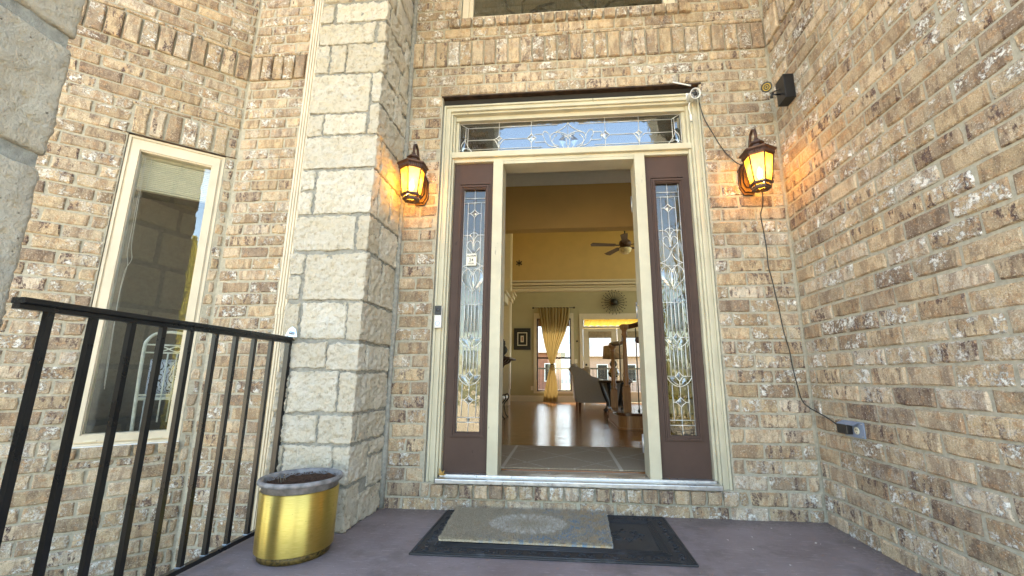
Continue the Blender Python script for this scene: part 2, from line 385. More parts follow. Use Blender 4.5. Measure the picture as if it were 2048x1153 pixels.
TOP = 5.2; WTOP = 3.9
ZB = Z1                                   # first bed joint
Z_SOL0, Z_SOL1, Z_SLV = 2.895, 3.098, 3.132   # soldier band and the sliver course on it
def std_courses(W, z0, phase=0):
    k0 = math.floor((z0-ZB)/C_H)
    z = ZB+k0*C_H; k = k0
    while z < Z_SOL0-.03:
        h = min(C_H, Z_SOL0-z) if Z_SOL0-z < C_H*1.4 else C_H
        if Z_SOL0-z < C_H*1.4: h = Z_SOL0-z
        W.course(z, h, phase+(C_L/2 if k % 2 else 0)+.007*math.sin(k*2.1)); z += h; k += 1
    W.soldiers(W.u0, W.u1, Z_SOL0, Z_SOL1, .0865, .012)
    W.course(Z_SOL1, Z_SLV-Z_SOL1, phase+.05, C_L, .006)
    W.fill(Z_SLV, W.z1, phase)

# entrance wall, plane y = 0
XL, XR = -1.0117, 1.416
DX0, DX1, DZ0, DZ1 = -.768, .962, .142, 2.662
UX0, UX1, UZ0 = -.665, .862, 3.285
Wf = Wall('entrance_wall', (0, 0), 0, XL-.02, XR+.02, -.05, TOP, 'tan and brown tumbled brick wall around the open front door', opens=[(DX0, DX1, DZ0, DZ1), (UX0, UX1, UZ0, 4.7)])
Wf.u0, Wf.u1 = XL+.004, XR-.004
Wf.soldiers(DX0+.04, DX1+.02, ZB, DZ0, .0865, .016)
Wf.soldiers(UX0-.085, UX1+.09, UZ0-.078, UZ0, .0865, .022)
std_courses(Wf, 0, .02)
Wf.finish(300)
# right wall, plane X = XR, u runs toward the camera
Wr = Wall('side_wall', (XR, 0), -math.pi/2, 0.0, 1.52, -.05, TOP, 'long brick wall on the right carrying the outlet and camera box', thick=.3)
Wr.u0 = .004; Wr.c1 = 1.52
std_courses(Wr, 0, .07)
Wr.finish(300)
# far left wall parallel to entrance wall
X2 = -2.272; Y2 = .03
Wc = Wall('corner_wall', (0, Y2), 0, X2, -1.40, GZ, TOP, 'narrow brick wall strip between the angled window wall and the downspout')
Wc.u0 = X2+.004; Wc.c1 = -1.46
std_courses(Wc, GZ, .13)
Wc.finish(300)
# angled window wall: u = -s, corner at u = 0
TH = R(39.5)
WS0, WS1, WZ0, WZ1 = .062, .570, .345, 2.268
Ww = Wall('window_wall', (X2, Y2), TH, -2.0, 0.0, GZ, WTOP, 'angled light brick wall on the left holding the tall narrow window', opens=[(-WS1, -WS0, WZ0, WZ1)])
Ww.u1 = -.004
Ww.soldiers(-WS1, -WS0, WZ1+.004, WZ1+.204, .0865, .004)
Ww.course(WZ1+.204, .03, .1, C_L, .0)
Ww.taken.append((-WS1, -WS0, WZ1, WZ1+.23))
Ww.soldiers(-WS1-.03, -WS0+.01, WZ0-.072, WZ0, .1, .014)
_u = (Ww.u0, Ww.u1, Ww.taken); Ww.u0, Ww.u1, Ww.taken = -WS1-.03, -WS0+.01, []
Ww.course(.2255, .046, .06)
Ww.u0, Ww.u1, Ww.taken = _u
std_courses(Ww, GZ, .03)
Ww.finish(300)
# mortar fillet between the pier and the entrance wall
MB().tube([(XL+.004, -.006, z) for z in [i*.25-.0 for i in range(0, 21)]], [.017+.004*math.sin(i*1.7) for i in range(21)], 8).build('caulk_joint', M['stone_mortar'], Wf.root)

# ---------------------------------------------------------------- stone piers
def stone_mesh(w, d, h, seed, res=.0085, amp=.0105, rnd=.0065, hf=1.0):
    """rock-faced block, local box 0..w, 0..d, 0..h"""
    nx, ny, nz = max(2, round(w/res)), max(2, round(d/res)), max(2, round(h/res))
    nx, ny, nz = min(nx, 64), min(ny, 64), min(nz, 64)
    idx = {}; vs = []; fs = []
    o = Vector((seed*3.1, seed*1.7, seed*.9))
    def vid(i, j, k):
        if (i, j, k) in idx: return idx[i, j, k]
        p = Vector((w*i/nx, d*j/ny, h*k/nz)); c = Vector((w/2, d/2, h/2))
        # round the edges irregularly
        q = Vector((max(rnd, min(w-rnd, p.x)), max(rnd, min(d-rnd, p.y)), max(rnd, min(h-rnd, p.z)))); e = p-q
        if e.length > 1e-6:
            nd = e.normalized(); rr = rnd*(.75+.9*abs(noise.noise(p*9+o))); p2 = q+nd*min(e.length, rnd) if sum(abs(x) > 1e-6 for x in e) > 1 else p
            p = p2
            n_ = nd
        else: n_ = (p-c).normalized()
        a = noise.noise(p*11+o)*.7+hf*(noise.noise(p*30+o)*1.0+noise.noise(p*75+o)*1.1)
        a2 = abs(noise.noise(p*7+o*2))
        edge = min(abs(e.x), abs(e.y), abs(e.z))
        p = p+n_*amp*(a*.8-.25)-n_*amp*a2*.5
        idx[i, j, k] = len(vs); vs.append(tuple(p)); return idx[i, j, k]
    for (A, B, Cn, fix) in ((nx, nz, 'y', 0), (nx, nz, 'y', ny), (ny, nz, 'x', 0), (ny, nz, 'x', nx), (nx, ny, 'z', 0), (nx, ny, 'z', nz)):
        for a in range(A):
            for b in range(B):
                q = [(a, b), (a+1, b), (a+1, b+1), (a, b+1)]
                if Cn == 'y': ids = [vid(x, fix, y) for x, y in q]; fl = fix > 0
                elif Cn == 'x': ids = [vid(fix, x, y) for x, y in q]; fl = fix == 0
                else: ids = [vid(x, y, fix) for x, y in q]; fl = fix == 0
                fs.append(tuple(reversed(ids)) if fl else tuple(ids))
    me = bpy.data.meshes.new('stone_block'); me.from_pydata(vs, [], fs); me.polygons.foreach_set('use_smooth', [True]*len(fs)); me.update(); return me
_sn = [0]
def stone(root, x0, x1, y0, y1, z0, z1, mat, **k):
    _sn[0] += 1; me = stone_mesh(x1-x0, y1-y0, z1-z0, _sn[0], **k); me.materials.append(mat)
    o = bpy.data.objects.new('stone_block', me); col.objects.link(o); o.parent = root; o.location = Vector((x0, y0, z0))-Vector(root['_org']); return o
YP = -.41
pier = thing('stone_pier', (-1.22, -.2, 0), 'cream rock-faced stone pier left of the door behind the brass pot', 'pier')
MB().box(-1.445, XL-.013, YP+.013, .02, GZ, TOP).build('mortar', M['stone_mortar'], pier)
FR = [(-1.453,-1.367,2.914,3.045),(-1.346,-1.012,2.912,3.048,.05),
 (-1.453,-1.088,2.752,2.893),(-1.066,-1.012,2.757,2.888,.30),
 (-1.453,-1.364,2.557,2.742),(-1.350,-1.258,2.552,2.740),(-1.248,-1.012,2.545,2.742,.06),
 (-1.453,-1.084,2.278,2.532),(-1.070,-1.012,2.340,2.530,.19),(-1.072,-1.012,2.130,2.322,.40),
 (-1.453,-1.357,2.134,2.262),(-1.346,-1.090,2.134,2.264),
 (-1.453,-1.012,1.920,2.116,.07),
 (-1.453,-1.366,1.786,1.905),(-1.453,-1.368,1.640,1.768),(-1.350,-1.012,1.640,1.902,.08),
 (-1.453,-1.096,1.425,1.622),(-1.080,-1.012,1.420,1.620,.14),
 (-1.453,-1.374,1.293,1.408),(-1.453,-1.378,1.152,1.276),(-1.360,-1.012,1.145,1.402,.05),
 (-1.453,-1.368,.940,1.128),(-1.352,-1.106,.937,1.128),(-1.092,-1.012,.928,1.128,.40),
 (-1.453,-1.196,.786,.915),(-1.182,-1.012,.776,.908,.09),
 (-1.453,-1.386,.565,.765),(-1.375,-1.116,.563,.765),(-1.102,-1.012,.563,.757,.40),
 (-1.453,-1.206,.414,.545),(-1.193,-1.012,.411,.545,.05),
 (-1.453,-1.372,.250,.396),(-1.360,-1.112,.250,.396),(-1.098,-1.012,.220,.395,.20),
 (-1.453,-1.215,.03,.232),(-1.200,-1.012,.0,.202,.13)]
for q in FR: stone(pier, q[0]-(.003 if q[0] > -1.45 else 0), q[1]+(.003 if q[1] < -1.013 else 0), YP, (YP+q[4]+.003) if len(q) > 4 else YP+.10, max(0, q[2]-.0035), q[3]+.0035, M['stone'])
# right face: (y from edge, y to, z0, z1)
RF = [(-.345,-.22,2.905,3.05),(-.205,-.11,2.93,3.06),(-.095,.0,2.88,3.03),(-.095,.0,2.756,2.868),
 (-.335,-.16,2.545,2.745),(-.145,-.005,2.60,2.745),(-.145,-.005,2.50,2.585),
 (-.205,-.09,2.34,2.53),(-.075,-.005,2.34,2.485),
 (-.325,-.005,1.92,2.116),
 (-.315,-.17,1.64,1.902),(-.155,-.005,1.64,1.902),
 (-.255,-.005,1.42,1.622),
 (-.345,-.205,1.145,1.402),(-.190,-.005,1.145,1.402),
 (-.305,-.005,.776,.908),
 (-.345,-.005,.411,.545),
 (-.195,-.005,.325,.395),(-.195,-.005,.16,.31),(-.265,-.005,.0,.145)]
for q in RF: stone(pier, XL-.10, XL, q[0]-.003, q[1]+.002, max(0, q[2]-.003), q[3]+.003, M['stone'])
z = 3.065; k = 0
for h in (.17,.2,.13,.24,.19,.15,.22,.2,.18,.22,.2):
    s_ = (-1.25, -1.15, -1.33)[k % 3]
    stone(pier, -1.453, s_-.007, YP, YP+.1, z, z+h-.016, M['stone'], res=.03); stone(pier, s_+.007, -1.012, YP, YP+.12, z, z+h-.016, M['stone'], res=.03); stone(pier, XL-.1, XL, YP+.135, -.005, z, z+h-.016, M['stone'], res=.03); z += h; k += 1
# near left pier
np_ = thing('near_stone_pier', (-1.67, -1.78, GZ), 'large grey stone pier at the left edge, next to the camera', 'pier')
MB().box(-1.94, -1.466, -2.01, -1.516, GZ, TOP).build('mortar', M['stone_mortar'], np_)
zz = [GZ, -.13, .36, .815, 1.345, 1.742, 2.10, 2.36, 2.66, 2.92, 3.28, 3.6, 3.9, 4.3, 4.75, TOP]
for i in range(len(zz)-1):
    s_ = (-1.66, -1.74, -1.60, -1.70)[i % 4]; a, b = zz[i]+.017, zz[i+1]-.017; near = 2 <= i <= 6
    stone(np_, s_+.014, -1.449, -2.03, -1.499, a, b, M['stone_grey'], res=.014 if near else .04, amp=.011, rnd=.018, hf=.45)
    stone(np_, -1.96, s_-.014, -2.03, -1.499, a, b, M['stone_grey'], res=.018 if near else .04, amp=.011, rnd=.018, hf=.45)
# right front pier and the arch between them (seen mirrored in the panes)
rp = thing('right_front_pier', (1.68, -1.8, GZ), 'grey stone pier at the end of the right brick wall, outside the picture', 'pier')
MB().box(1.45, 1.90, -2.02, -1.55, GZ, TOP).build('mortar', M['stone_mortar'], rp)
for i in range(0, 15):
    s_ = (1.62, 1.75, 1.68)[i % 3]; a, b = zz[i]+.016, zz[i+1]-.016
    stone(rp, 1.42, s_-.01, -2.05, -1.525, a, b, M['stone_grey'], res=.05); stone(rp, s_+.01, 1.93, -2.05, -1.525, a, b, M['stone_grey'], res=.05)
ATOP = 5.5
MB().box(-1.92, -1.43, -2.0, -1.55, TOP+.001, ATOP).build('upper_mortar', M['stone_mortar'], np_)
MB().box(1.43, 1.92, -2.0, -1.55, TOP+.001, ATOP).build('upper_mortar', M['stone_mortar'], rp)
arch = [(-1.42, 2.95), (-1.36, 3.08), (-1.2, 3.17), (-.95, 3.22), (-.74, 3.26), (-.73, 3.35), (-.725, 3.83), (-.5, 3.86), (0, 3.87), (.6, 3.86), (1.12, 3.84), (1.15, 3.45), (1.25, 3.3), (1.42, 3.0)]
mb = MB()
for i in range(len(arch)-1):
    (xa, za), (xb, zb_) = arch[i], arch[i+1]
    mb.add([(xa,-1.58,za),(xb,-1.58,zb_),(xb,-1.58,ATOP),(xa,-1.58,ATOP),(xa,-1.95,za),(xb,-1.95,zb_),(xb,-1.95,ATOP),(xa,-1.95,ATOP)], [(0,3,2,1),(4,5,6,7),(0,1,5,4),(3,7,6,2)])
ar = thing('entrance_arch', (0, -1.75, 2.95), 'brick arch spanning the porch front above the camera', 'arch')
mb.build('arch_face', M['mortar'], ar)
def arch_z(x):
    for i in range(len(arch)-1):
        if arch[i][0] <= x <= arch[i+1][0]: f = (x-arch[i][0])/(arch[i+1][0]-arch[i][0]); return arch[i][1]*(1-f)+arch[i+1][1]*f
    return 2.95
rest = MB(); z = 3.0; k = 0
while z < ATOP-.05:
    x = -1.42+(C_L/2 if k % 2 else 0)
    while x+C_L < 1.44:
        xc = x+C_L/2
        if z > max(arch_z(-xc), arch_z(-(xc-.09)), arch_z(-(xc+.09)))-.01:
            vs, fs = brick_verts(C_L, C_H, k*7+int(x*9)); rest.add([(-vx-xc, -1.572-vy, vz+z+C_H/2) for vx, vy, vz in vs], fs)
        x += C_L
    z += C_H; k += 1
o = rest.build('brick_field', M['brick'], ar); o['kind'] = 'stuff'

# house body behind (shell): outer upper walls, roof, side closures
M['shell'] = plain('sheathing', (.35,.3,.24), .9)
M['shingle'] = plain('roof_shingle', (.08,.07,.065), .9, 0, .4, 8, .6)
M['soffit'] = plain('soffit_paint', (.7,.66,.56), .6)
solid('sun_block_storey', -2.2, 9, .12, 9.0, TOP+.01, 7.6, M['mortar'])  # unseen mass added above the walls to keep sun off the porch
solid('roof', -3.2, 9.4, -.45, 9.4, 7.61, 8.0, M['shingle'])  # out of view; raised and widened to shade porch and pier
solid('wing_roof', -9, -2.275, -.1, 9.2, WTOP+.01, WTOP+.25, M['shingle'])
# downspout on the corner wall
ds = thing('downspout', (-1.70, -.03, GZ), 'cream ribbed downspout running up beside the stone pier', 'downspout')
prof = []
for i in range(5):
    x = -1.752+i*.0176; prof += [(x+.001, -.062), (x+.003, -.069), (x+.0135, -.069), (x+.0155, -.062)]
n = len(prof); back = [(-1.672, -.012), (-1.754, -.012)]
ring = prof+back
def ds_seg(z0, z1, g=0.0):
    c = Vector((-1.713, -.04)); pr = [((x-c.x)*(1+g)+c.x, (y-c.y)*(1+g)+c.y) for x, y in ring]; m = len(pr)
    return MB().add([(x, y, z0) for x, y in pr]+[(x, y, z1) for x, y in pr], [(i, (i+1)%m, m+(i+1)%m, m+i) for i in range(m)]+[tuple(range(m-1,-1,-1)), tuple(range(m, 2*m))])
ds_seg(GZ+.05, 1.165).build('pipe', M['vinyl'], ds); ds_seg(1.167, TOP-.1, .07).build('pipe', M['vinyl'], ds)
ds_seg(1.12, 1.166, .13).build('pipe_joint', M['vinyl'], ds)
for z in (.25, 3.2): MB().box(-1.765, -1.662, -.055, -.008, z, z+.03).build('strap', M['vinyl'], ds)

# ---------------------------------------------------------------- the front door unit
du = thing('front_door_frame', (.105, .1, DZ0), 'cream painted entrance frame with transom and brown glazed sidelights', 'door frame')
# brickmould: stepped profile, left / right / head
def stepped(side):
    for (a, b, y) in ((0, .012, .022), (.012, .030, .034), (.030, .047, .022), (.047, .060, .040)):
        if side == 'L': mb.box(-.760+a, -.760+b, y, .22, DZ0-.004, 2.602-a)
        elif side == 'R': mb.box(.973-b-.013, .973-a-.013, y, .22, DZ0-.004, 2.602-a)
        else: mb.box(-.760+b, .960-b, y, .22, 2.602-b, 2.602-a)
mb = MB(); stepped('L'); mb.build('side_casing', M['trim'], du)
mb = MB(); stepped('R'); mb.build('side_casing', M['trim'], du)
mb = MB(); stepped('T'); mb.build('head_casing', M['trim'], du)
MB().box(-.699, -.688, .062, .22, .176, 2.541).build('jamb', M['trim'], du)
MB().box(.884, .899, .062, .22, .176, 2.541).build('jamb', M['trim'], du)
MB().box(-.6875, .8835, .075, .22, 2.512, 2.5415).build('transom_head', M['trim'], du)
# transom bar
mb = MB().box(-.722, .922, .046, .21, 2.216, 2.258, .005); mb.box(-.6875, .8835, .072, .205, 2.192, 2.216); mb.build('transom_bar', M['trim'], du)
MB().box(-.6875, .8835, .09, .2, 2.258, 2.270).build('transom_sill', M['trim'], du)
for x in (-.412, .530):
    MB().box(x, x+.066, .058, .215, .170, 2.192, .003).build('mullion', M['trim'], du)
MB().box(-.346, .530, .075, .215, 2.172, 2.192).build('door_stop', M['trim'], du)
mb = MB().box(-.698, .898, -.018, .25, .143, .168, .004); mb.box(-.690, .890, .055, .11, .168, .178); mb.build('threshold', M['alu'], du)
# steel lintel and dark gap over the frame
mb = MB().box(-.775, .975, -.004, .09, 2.651, 2.6605); mb.build('lintel', M['steel'], Wf.root)
MB().box(-.766, .960, .035, .2, 2.6035, 2.6505).build('dark_gap', M['dark'], Wf.root)
# side gaps / sealant
MB().box(-.7675, -.7605, .03, .12, DZ0, 2.60).build('sealant', M['stone_mortar'], du)
MB().box(.9605, .9615, .03, .12, DZ0, 2.60).build('sealant', M['stone_mortar'], du)

def came_set(parent, lines, y, r=.0021):
    mb = MB()
    for pts in lines:
        mb.tube([(x, y, z) for x, z in pts], r, 5, True)
    return mb.build('lead_came', M['came'], parent)
def arc(cx, cz, rx, rz, a0, a1, n=10):
    return [(cx+rx*math.cos(R(a0+(a1-a0)*i/n)), cz+rz*math.sin(R(a0+(a1-a0)*i/n))) for i in range(n+1)]
def bez(p0, p1, p2, n=8):
    return [((1-t)**2*p0[0]+2*t*(1-t)*p1[0]+t*t*p2[0], (1-t)**2*p0[1]+2*t*(1-t)*p1[1]+t*t*p2[1]) for t in [i/n for i in range(n+1)]]
def diamond(cx, cz, w, h, k=.35):
    P = [(cx-w, cz), (cx, cz+h), (cx+w, cz), (cx, cz-h)]; out = []
    for i in range(4):
        a, b = P[i], P[(i+1)%4]; m = ((a[0]+b[0])/2*(1-k)+cx*k, (a[1]+b[1])/2*(1-k)+cz*k); out += bez(a, m, b, 5)[:-1]
    return out+[P[0]]
def bevel_piece(mbv, poly, y, tilt=.012):
    cx = sum(p[0] for p in poly)/len(poly); cz = sum(p[1] for p in poly)/len(poly); n = len(poly)
    vs = [(x, y, z) for x, z in poly]+[(cx, y-tilt, cz)]
    mbv.add(vs, [(i, (i+1)%n, n) for i in range(n)])

def sidelight(x0, x1, gx0, gx1, sign, gz0=.412, gz1=2.0):
    """brown stile-and-rail panel with a leaded glass light"""
    zb, zt = .1785, 2.1915
    mb = MB().box(x0, gx0-.03, .098, .145, zb, zt).box(gx1+.03, x1, .098, .145, zb, zt).box(gx0-.03, gx1+.03, .098, .145, gz1+.04, zt).box(gx0-.03, gx1+.03, .098, .145, zb, gz0-.032)
    sl = mb.build('sidelight', M['brown'], du)
    m2 = MB()
    for (a, y) in ((.030, .090), (.0215, .083), (.013, .092), (.006, .099)):
        b = a-.0085 if a > .01 else 0
        m2.box(gx0-a, gx0-b, y, .12, gz0-a, gz1+a).box(gx1+b, gx1+a, y, .12, gz0-a, gz1+a).box(gx0-b, gx1+b, y, .12, gz0-a, gz0-b).box(gx0-b, gx1+b, y, .12, gz1+b, gz1+a)
    m2.build('moulding', M['brown'], sl)
    W = gx1-gx0; cx = (gx0+gx1)/2; X = lambda f: gx0+W*f
    MB().box(gx0, gx1, .116, .119, gz0, gz1).build('glass_pane', M['glass_side'], sl)
    L = []
    L += [[(gx0+.002, gz0), (gx0+.002, gz1)], [(gx1-.002, gz0), (gx1-.002, gz1)]]
    for z in (1.942, 1.909, .497, .468): L.append([(gx0, z), (gx1, z)])
    L += [[(cx, gz1), (cx, 1.857)], [(cx, .497), (cx, gz0)]]
    a, b = X(.2), X(.81)
    L += [[(a, 1.909), (a, 1.30)], [(b, 1.909), (b, 1.30)]]
    L += [diamond(cx, 1.832, W*.21, .030), [(a, 1.832), (cx-W*.21, 1.832)], [(cx+W*.21, 1.832), (b, 1.832)], [(cx, 1.802), (cx, 1.62)]]
    # fleur + small heart 1.68 .. 1.55
    L += [[(gx0, 1.678), (X(.3), 1.678)], [(X(.7), 1.678), (gx1, 1.678)], bez((X(.28), 1.678), (cx, 1.668), (cx, 1.60)), bez((X(.72), 1.678), (cx, 1.668), (cx, 1.60)), bez((X(.3), 1.678), (cx-.01, 1.70), (cx, 1.69)), bez((X(.7), 1.678), (cx+.01, 1.70), (cx, 1.69))]
    L += [arc(X(.36), 1.605, W*.17, .032, 90, 200)+[(cx, 1.540)], arc(X(.64), 1.605, W*.17, .032, 90, -20)+[(cx, 1.540)], bez((X(.36), 1.637), (cx, 1.63), (cx-.004, 1.56)), bez((X(.64), 1.637), (cx, 1.63), (cx+.004, 1.56))]
    # wings 1.46 and big heart down to 1.286
    L += [bez((cx, 1.540), (cx-.01, 1.475), (gx0, 1.459)), bez((cx, 1.540), (cx+.01, 1.475), (gx1, 1.459)), bez((gx0, 1.459), (X(.3), 1.462), (cx, 1.40)), bez((gx1, 1.459), (X(.7), 1.462), (cx, 1.40))]
    L += [arc(X(.32), 1.385, W*.30, .058, 60, 215)+[(cx, 1.286)], arc(X(.68), 1.385, W*.30, .058, 120, -35)+[(cx, 1.286)], bez((X(.47), 1.43), (X(.2), 1.36), (cx, 1.31)), bez((X(.53), 1.43), (X(.8), 1.36), (cx, 1.31)), bez((cx, 1.42), (X(.36), 1.37), (cx, 1.286)), bez((cx, 1.42), (X(.64), 1.37), (cx, 1.286))]
    L.append([(gx0, 1.204), (gx1, 1.204)])
    for f, zt_ in ((.19, 1.32), (.35, 1.30), (.5, 1.286), (.65, 1.30), (.82, 1.32)): L.append([(X(f), zt_), (X(f), .985)])
    for zt_, zb_ in ((.985, .75),):
        for f in (.19, .35, .5, .65, .82): L.append([(X(f), zt_-.04), (X(f), zb_)])
    for zc in (.985, .752):     # lens with diamond
        L += [[(gx0, zc), (cx-.022, zc)], [(cx+.022, zc), (gx1, zc)], bez((gx0, zc), (X(.15), zc-.055), (cx, zc-.062)), bez((gx1, zc), (X(.85), zc-.055), (cx, zc-.062)), diamond(cx, zc-.002, .024, .030, .2), [(cx, zc-.03), (cx, zc-.062)], bez((cx-.022, zc), (cx-.01, zc-.02), (cx, zc-.03)), bez((X(.15), zc-.01), (X(.3), zc-.045), (cx, zc-.055), 5)]
    L += [[(a, .70), (a, .497)], [(b, .70), (b, .497)], [(cx, .69), (cx, .63)], diamond(cx, .600, W*.22, .030), [(a, .600), (cx-W*.22, .600)], [(cx+W*.22, .600), (b, .600)], [(cx, .57), (cx, .497)]]
    came_set(sl, L, .1135)
    bv = MB()
    for zc in (1.925, .483): bevel_piece(bv, [(cx+.011*math.cos(i*math.pi/4), zc+.013*math.sin(i*math.pi/4)) for i in range(8)], .1135, .008)
    for zc, w_, h_ in ((1.832, W*.2, .028), (.6, W*.2, .028), (.983, .022, .028), (.750, .022, .028), (1.565, .014, .018)): bevel_piece(bv, diamond(cx, zc, w_, h_)[:-1], .1135, .007)
    bevel_piece(bv, bez((X(.04), 1.40), (X(.0), 1.34), (X(.4), 1.30))+bez((X(.4), 1.30), (X(.1), 1.36), (X(.16), 1.42)), .1135, .006)
    bevel_piece(bv, bez((X(.96), 1.40), (X(1.0), 1.34), (X(.6), 1.30))+bez((X(.6), 1.30), (X(.9), 1.36), (X(.84), 1.42)), .1135, .006)
    bevel_piece(bv, bez((cx, 1.41), (X(.34), 1.36), (cx, 1.30))+bez((cx, 1.30), (X(.66), 1.36), (cx, 1.41))[1:-1], .1135, .006)
    for f in (.205, .365, .515, .665):
        bv.add([(X(f), .1135, 1.20), (X(f+.06), .107, 1.195), (X(f+.13), .1135, 1.20), (X(f), .1135, 1.02), (X(f+.06), .107, 1.025), (X(f+.13), .1135, 1.02)], [(0,1,4,3),(1,2,5,4)])
        bv.add([(X(f), .1135, .91), (X(f+.06), .107, .905), (X(f+.13), .1135, .91), (X(f), .1135, .79), (X(f+.06), .107, .795), (X(f+.13), .1135, .79)], [(0,1,4,3),(1,2,5,4)])
    for zc in (.985, .752):
        for s_ in (-1, 1): bevel_piece(bv, [(cx+s_*.026, zc-.006), (cx+s_*.06, zc-.006), (cx+s_*.045, zc-.035), (cx+s_*.008, zc-.052)][::s_], .1135, .006)
    bv.build('bevelled_glass', M['bevel'], sl)
    return sl
sL = sidelight(-.6865, -.4135, -.617, -.469, 1)
sR = sidelight(.5975, .8825, .666, .816, -1)
# transom
tz0, tz1, tx0, tx1 = 2.270, 2.512, -.668, .862
tr = MB().box(-.6875, tx0, .09, .15, 2.2705, 2.5115).box(tx1, .8835, .09, .15, 2.2705, 2.5115).build('transom_window', M['trim'], du)
MB().box(tx0, tx1, .110, .113, tz0, tz1).build('glass_pane', M['glass_tr'], tr)
L = [[(tx0, tz0+.003), (tx1, tz0+.003)], [(tx0, tz1-.003), (tx1, tz1-.003)], [(tx0+.003, tz0), (tx0+.003, tz1)], [(tx1-.003, tz0), (tx1-.003, tz1)]]
mc = .097
for z in (2.473, 2.306): L += [[(tx0+.06, z), (mc-.18 if z < 2.4 else mc-.07, z)], [(mc+.18 if z < 2.4 else mc+.07, z), (tx1-.06, z)]]
L += [[(tx0+.06, 2.378), (-.42, 2.378)], [(-.345, 2.378), (-.195, 2.378)], [(tx1-.06, 2.378), (.62, 2.378)], [(.54, 2.378), (.39, 2.378)]]
for x in (-.385, -.157, .352, .580): L.append([(x, tz0), (x, tz1)])
for x in (-.157, .352): L.append(diamond(x, 2.378, .034, .036))
for x in (-.385, .580): L += [bez((x-.042, 2.378), (x-.008, 2.365), (x, 2.31)), bez((x+.042, 2.378), (x+.008, 2.365), (x, 2.31)), diamond(x, 2.385, .022, .022), bez((x-.042, 2.378), (x-.02, 2.385), (x-.02, 2.383)), bez((x-.03, 2.377), (x-.012, 2.335), (x, 2.31))]
for s_ in (-1, 1):
    q = lambda dx, z: (mc+s_*dx, z)
    L += [bez(q(.0, 2.487), q(.02, 2.44), q(.085, 2.418)), bez(q(.085, 2.418), q(.02, 2.41), q(.0, 2.385)), arc(mc+s_*.045, 2.345, .062, .055, 60 if s_ > 0 else 120, -70 if s_ > 0 else 250)+[(mc, tz0+.004)], bez(q(.0, 2.385), q(.075, 2.36), q(.02, 2.275)), bez(q(.05, 2.40), q(-.06, 2.36), q(.02, 2.275)), bez(q(.075, 2.415), q(.13, 2.41), q(.12, 2.36)), bez(q(.12, 2.36), q(.105, 2.32), q(.06, 2.305)),
          bez(q(.12, 2.36), q(.13, 2.425), q(.165, 2.425)), bez(q(.165, 2.425), q(.185, 2.405), q(.165, 2.375)), bez(q(.165, 2.375), q(.15, 2.30), q(.08, 2.305)), [q(.17, 2.405), q(.23, 2.405), q(.232, 2.378)], [q(.155, 2.345), q(.225, 2.345), q(.232, 2.378)], [q(.0, 2.487), q(0, 2.385)]]
for sx, x0_ in ((1, tx0), (-1, tx1)):
    L += [[(x0_+sx*.06, 2.306), (x0_+sx*.06, 2.473)], [(x0_+sx*.06, 2.473), (x0_, tz1)], bez((x0_+sx*.05, 2.39), (x0_-sx*.02, 2.33), (x0_+sx*.05, tz0+.01)), bez((x0_+sx*.04, 2.39), (x0_+sx*.05, 2.33), (x0_+sx*.11, tz0+.004)), bez((x0_+sx*.0, 2.30), (x0_+sx*.06, 2.34), (x0_+sx*.09, 2.29)), [(x0_+sx*.045, 2.39), (x0_+sx*.045, tz1-.03)]]
came_set(tr, L, .1075, .0019)
bv = MB()
for x in (-.157, .352): bevel_piece(bv, diamond(x, 2.378, .032, .034)[:-1], .107, .007)
for x in (-.385, .580): bevel_piece(bv, diamond(x, 2.385, .02, .02)[:-1], .107, .006)
for sx, x0_ in ((1, tx0), (-1, tx1)):
    bevel_piece(bv, [(x0_+sx*.045, 2.385), (x0_+sx*.01, 2.33), (x0_+sx*.02, 2.29), (x0_+sx*.04, 2.31)][::sx], .107, .006)
    bv.add([(x0_+sx*.012, .1075, 2.40), (x0_+sx*.028, .101, 2.40), (x0_+sx*.045, .1075, 2.40), (x0_+sx*.012, .1075, 2.48), (x0_+sx*.028, .101, 2.475), (x0_+sx*.045, .1075, 2.465)], [(0,1,4,3),(1,2,5,4)])
for s_ in (-1, 1):
    bevel_piece(bv, [(mc+s_*.03, 2.39), (mc+s_*.07, 2.35), (mc+s_*.04, 2.30), (mc+s_*.015, 2.34)][::s_], .107, .006)
bv.build('bevelled_glass', M['bevel'], tr)

# open door leaf, hinged on the right mullion, swung inward past square
dl = thing('open_front_door', (.536, .216, .18), 'dark brown front door leaf swung fully open inside the right jamb', 'door')
T = Matrix.Translation((.536, .216, 0)) @ Matrix.Rotation(R(-13.5), 4, 'Z')
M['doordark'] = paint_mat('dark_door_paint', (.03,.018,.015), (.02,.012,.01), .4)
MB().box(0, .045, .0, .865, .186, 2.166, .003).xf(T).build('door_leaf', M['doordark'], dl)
MB().box(.0455, .052, .25, .62, .45, 1.95).xf(T).build('door_glass', M['glass_side'], dl)
for z in (1.86, 1.12, .30):
    MB().box(-.012, .0, -.01, .025, z, z+.10).tube([(-.008, -.012, z-.003), (-.008, -.012, z+.103)], .006, 8).xf(T).build('hinge', M['alu'], dl)
MB().tube([(.02, .80, 1.05), (-.03, .80, 1.05)], .012).sphere((-.055, .80, 1.05), .028).xf(T).build('knob', M['bronze'], dl)

